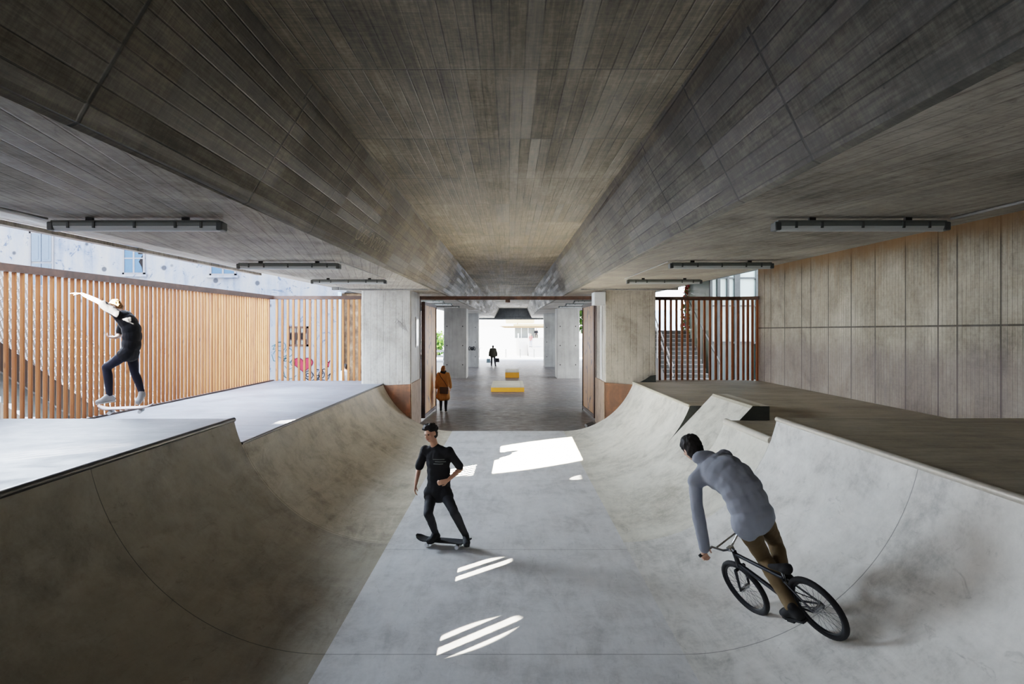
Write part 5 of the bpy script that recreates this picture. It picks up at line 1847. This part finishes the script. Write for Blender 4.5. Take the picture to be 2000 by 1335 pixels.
def sit(base, yaw, H, seat):
    J, T, d = stand(base, yaw, H)
    z = lambda x, y, h: T(x, y, h - 0.93 * 1.75 / H + seat * 1.75 / H) if h > 0.6 else T(x, y, h)
    J.update(head=z(0, 0.10, 1.62), neck=z(0, 0.05, 1.46), shL=z(-0.185, 0.03, 1.42), shR=z(0.185, 0.03, 1.42), hipL=z(-0.09, 0, 0.93), hipR=z(0.09, 0, 0.93),
             elL=z(-0.24, 0.12, 1.16), elR=z(0.24, 0.12, 1.16), wrL=z(-0.13, 0.34, 1.06), wrR=z(0.13, 0.34, 1.06),
             knL=T(-0.12, 0.42, (seat + 0.05) * 1.75 / H), knR=T(0.12, 0.42, (seat + 0.05) * 1.75 / H), anL=T(-0.12, 0.45, 0.1), anR=T(0.12, 0.45, 0.1))
    return J
fi = dict(vox=0.018, fing=1.7, facial=False)
p_ = P(1037, 668, 80)
person('person in pale red top walking down the far white steps', stand((p_.x, 80.8, 6 * 0.172), PI, 1.6, 0.12)[0], dict(
    k=1.0, skin=M['skin'], trousers=M['c_grey'], top=M['c_red'], sleeve=0.8, shoes=M['shoe_b'], hair='short', hair_mat=M['hair_b'], **fi))
p_ = P(1047, 655, 86)
stool = MB()
stool.box((p_.x - 0.25, 85.55, 2.06), (p_.x + 0.25, 86.0, 2.50))
tag(stool.build('stone_seat', M['slab_top'], bevel=0.02), 'small block seat at the end of the kiosk panels', 'seat')
person('person in dark clothes sitting on a block at the end of the kiosk panels', sit((p_.x, 85.72, 2.064), PI, 1.6, 0.55), dict(
    k=0.95, skin=M['skin'], trousers=M['c_black2'], top=M['c_black'], sleeve=1.9, shoes=M['shoe_b'], hair='short', hair_mat=M['hair_d'], **fi))
# ------------------------------------------------------------------ light
w = bpy.data.worlds.new('sky')
SC.world = w
w.use_nodes = True
t = w.node_tree
t.nodes.clear()
wo = t.nodes.new('ShaderNodeOutputWorld')
bg = t.nodes.new('ShaderNodeBackground')
tc = t.nodes.new('ShaderNodeTexCoord')
sx = t.nodes.new('ShaderNodeSeparateXYZ')
rp = t.nodes.new('ShaderNodeValToRGB')
t.links.new(tc.outputs['Generated'], sx.inputs[0])
t.links.new(sx.outputs[2], rp.inputs[0])
rp.color_ramp.elements[0].position = 0.0
rp.color_ramp.elements[0].color = (1.0, 0.98, 0.95, 1)
rp.color_ramp.elements[1].position = 0.6
rp.color_ramp.elements[1].color = (0.62, 0.76, 1.0, 1)
t.links.new(rp.outputs[0], bg.inputs[0])
bg.inputs[1].default_value = WORLD
t.links.new(bg.outputs[0], wo.inputs[0])

SUND = Vector((1.836, 1.836, -1.0)).normalized()
def beam(px, py, diam, E, name='sun_shaft'):
    """low sun reaching one patch of floor between the houses: a distant lamp along the sun's direction"""
    Y = CAMZ * F / (py - CY)
    tgt = P(px, py, Y)
    D = min(70.0, diam / 2 / math.tan(math.radians(0.51)))
    l = bpy.data.lights.new(name, 'SPOT')
    l.spot_size = 2 * math.atan(diam / 2 / D)
    l.spot_blend = 0.12
    l.shadow_soft_size = 0.05 * D / 70.0
    l.energy = E * 4 * PI * D * D
    l.color = (1.0, 0.93, 0.80)
    o = bpy.data.objects.new(name, l)
    COL.objects.link(o)
    o.location = tgt - SUND * D
    o.rotation_euler = SUND.to_track_quat('-Z', 'Y').to_euler()
    return o
beam(1052, 884, 2.7, SUN)
beam(1140, 930, 0.30, SUN * 0.2)
beam(922, 1113, 0.46, SUN * 0.25)
beam(922, 1242, 0.46, SUN * 0.2)
# stripes on the tall deck
def beam_at(tgt, diam, E):
    o = beam(1000, 900, diam, E)
    D = min(70.0, diam / 2 / math.tan(math.radians(0.51)))
    o.location = Vector(tgt) - SUND * D
beam_at((-4.7, 6.8, 1.74), 0.62, SUN * 0.22)
beam_at((-5.0, 8.2, 1.74), 0.30, SUN * 0.15)

# sun on the open plaza beyond the bridge
l = bpy.data.lights.new('plaza_sun', 'SPOT')
D = 160.0
l.spot_size = 2 * math.atan(26 / D)
l.spot_blend = 0.1
l.shadow_soft_size = 0.6
l.energy = PSUN * 4 * PI * D * D
l.color = (1.0, 0.94, 0.84)
o = bpy.data.objects.new('plaza_sun', l)
COL.objects.link(o)
dd = Vector((0.8, 0.25, -1.1)).normalized()
o.location = Vector((2, 97, 0)) - dd * D
o.rotation_euler = dd.to_track_quat('-Z', 'Y').to_euler()
# bright open sky over the courtyard beside the slat fence
l = bpy.data.lights.new('courtyard_sky', 'AREA')
l.shape = 'RECTANGLE'
l.size, l.size_y = 17.0, 4.0
l.energy = ASKY
l.color = (0.74, 0.86, 1.0)
o = bpy.data.objects.new('courtyard_sky', l)
COL.objects.link(o)
o.location = (-11.5, 16.0, 8.2)
dd = (Vector((1.0, 12.0, 0.2)) - o.location).normalized()
o.rotation_euler = dd.to_track_quat('-Z', 'X').to_euler()

l = bpy.data.lights.new('side_fill', 'AREA')  # fill lamp added to brighten the span beyond the gate
l.shape = 'RECTANGLE'
l.size, l.size_y = 10.0, 4.0
l.energy = ASKY * 0.32
l.color = (0.92, 0.96, 1.0)
o = bpy.data.objects.new('side_fill', l)
COL.objects.link(o)
o.location = (12.0, 41.0, 8.0)
dd = (Vector((-2.5, 36.0, 1.0)) - o.location).normalized()
o.rotation_euler = dd.to_track_quat('-Z', 'X').to_euler()

vs = SC.view_settings
vs.view_transform = 'Filmic'
vs.look = LOOK
vs.exposure = EXPO
SC.cycles.use_denoising = True
SC.cycles.max_bounces = 10
SC.cycles.diffuse_bounces = 6
SC.cycles.glossy_bounces = 3
SC.cycles.transmission_bounces = 2
SC.cycles.sample_clamp_indirect = 8.0
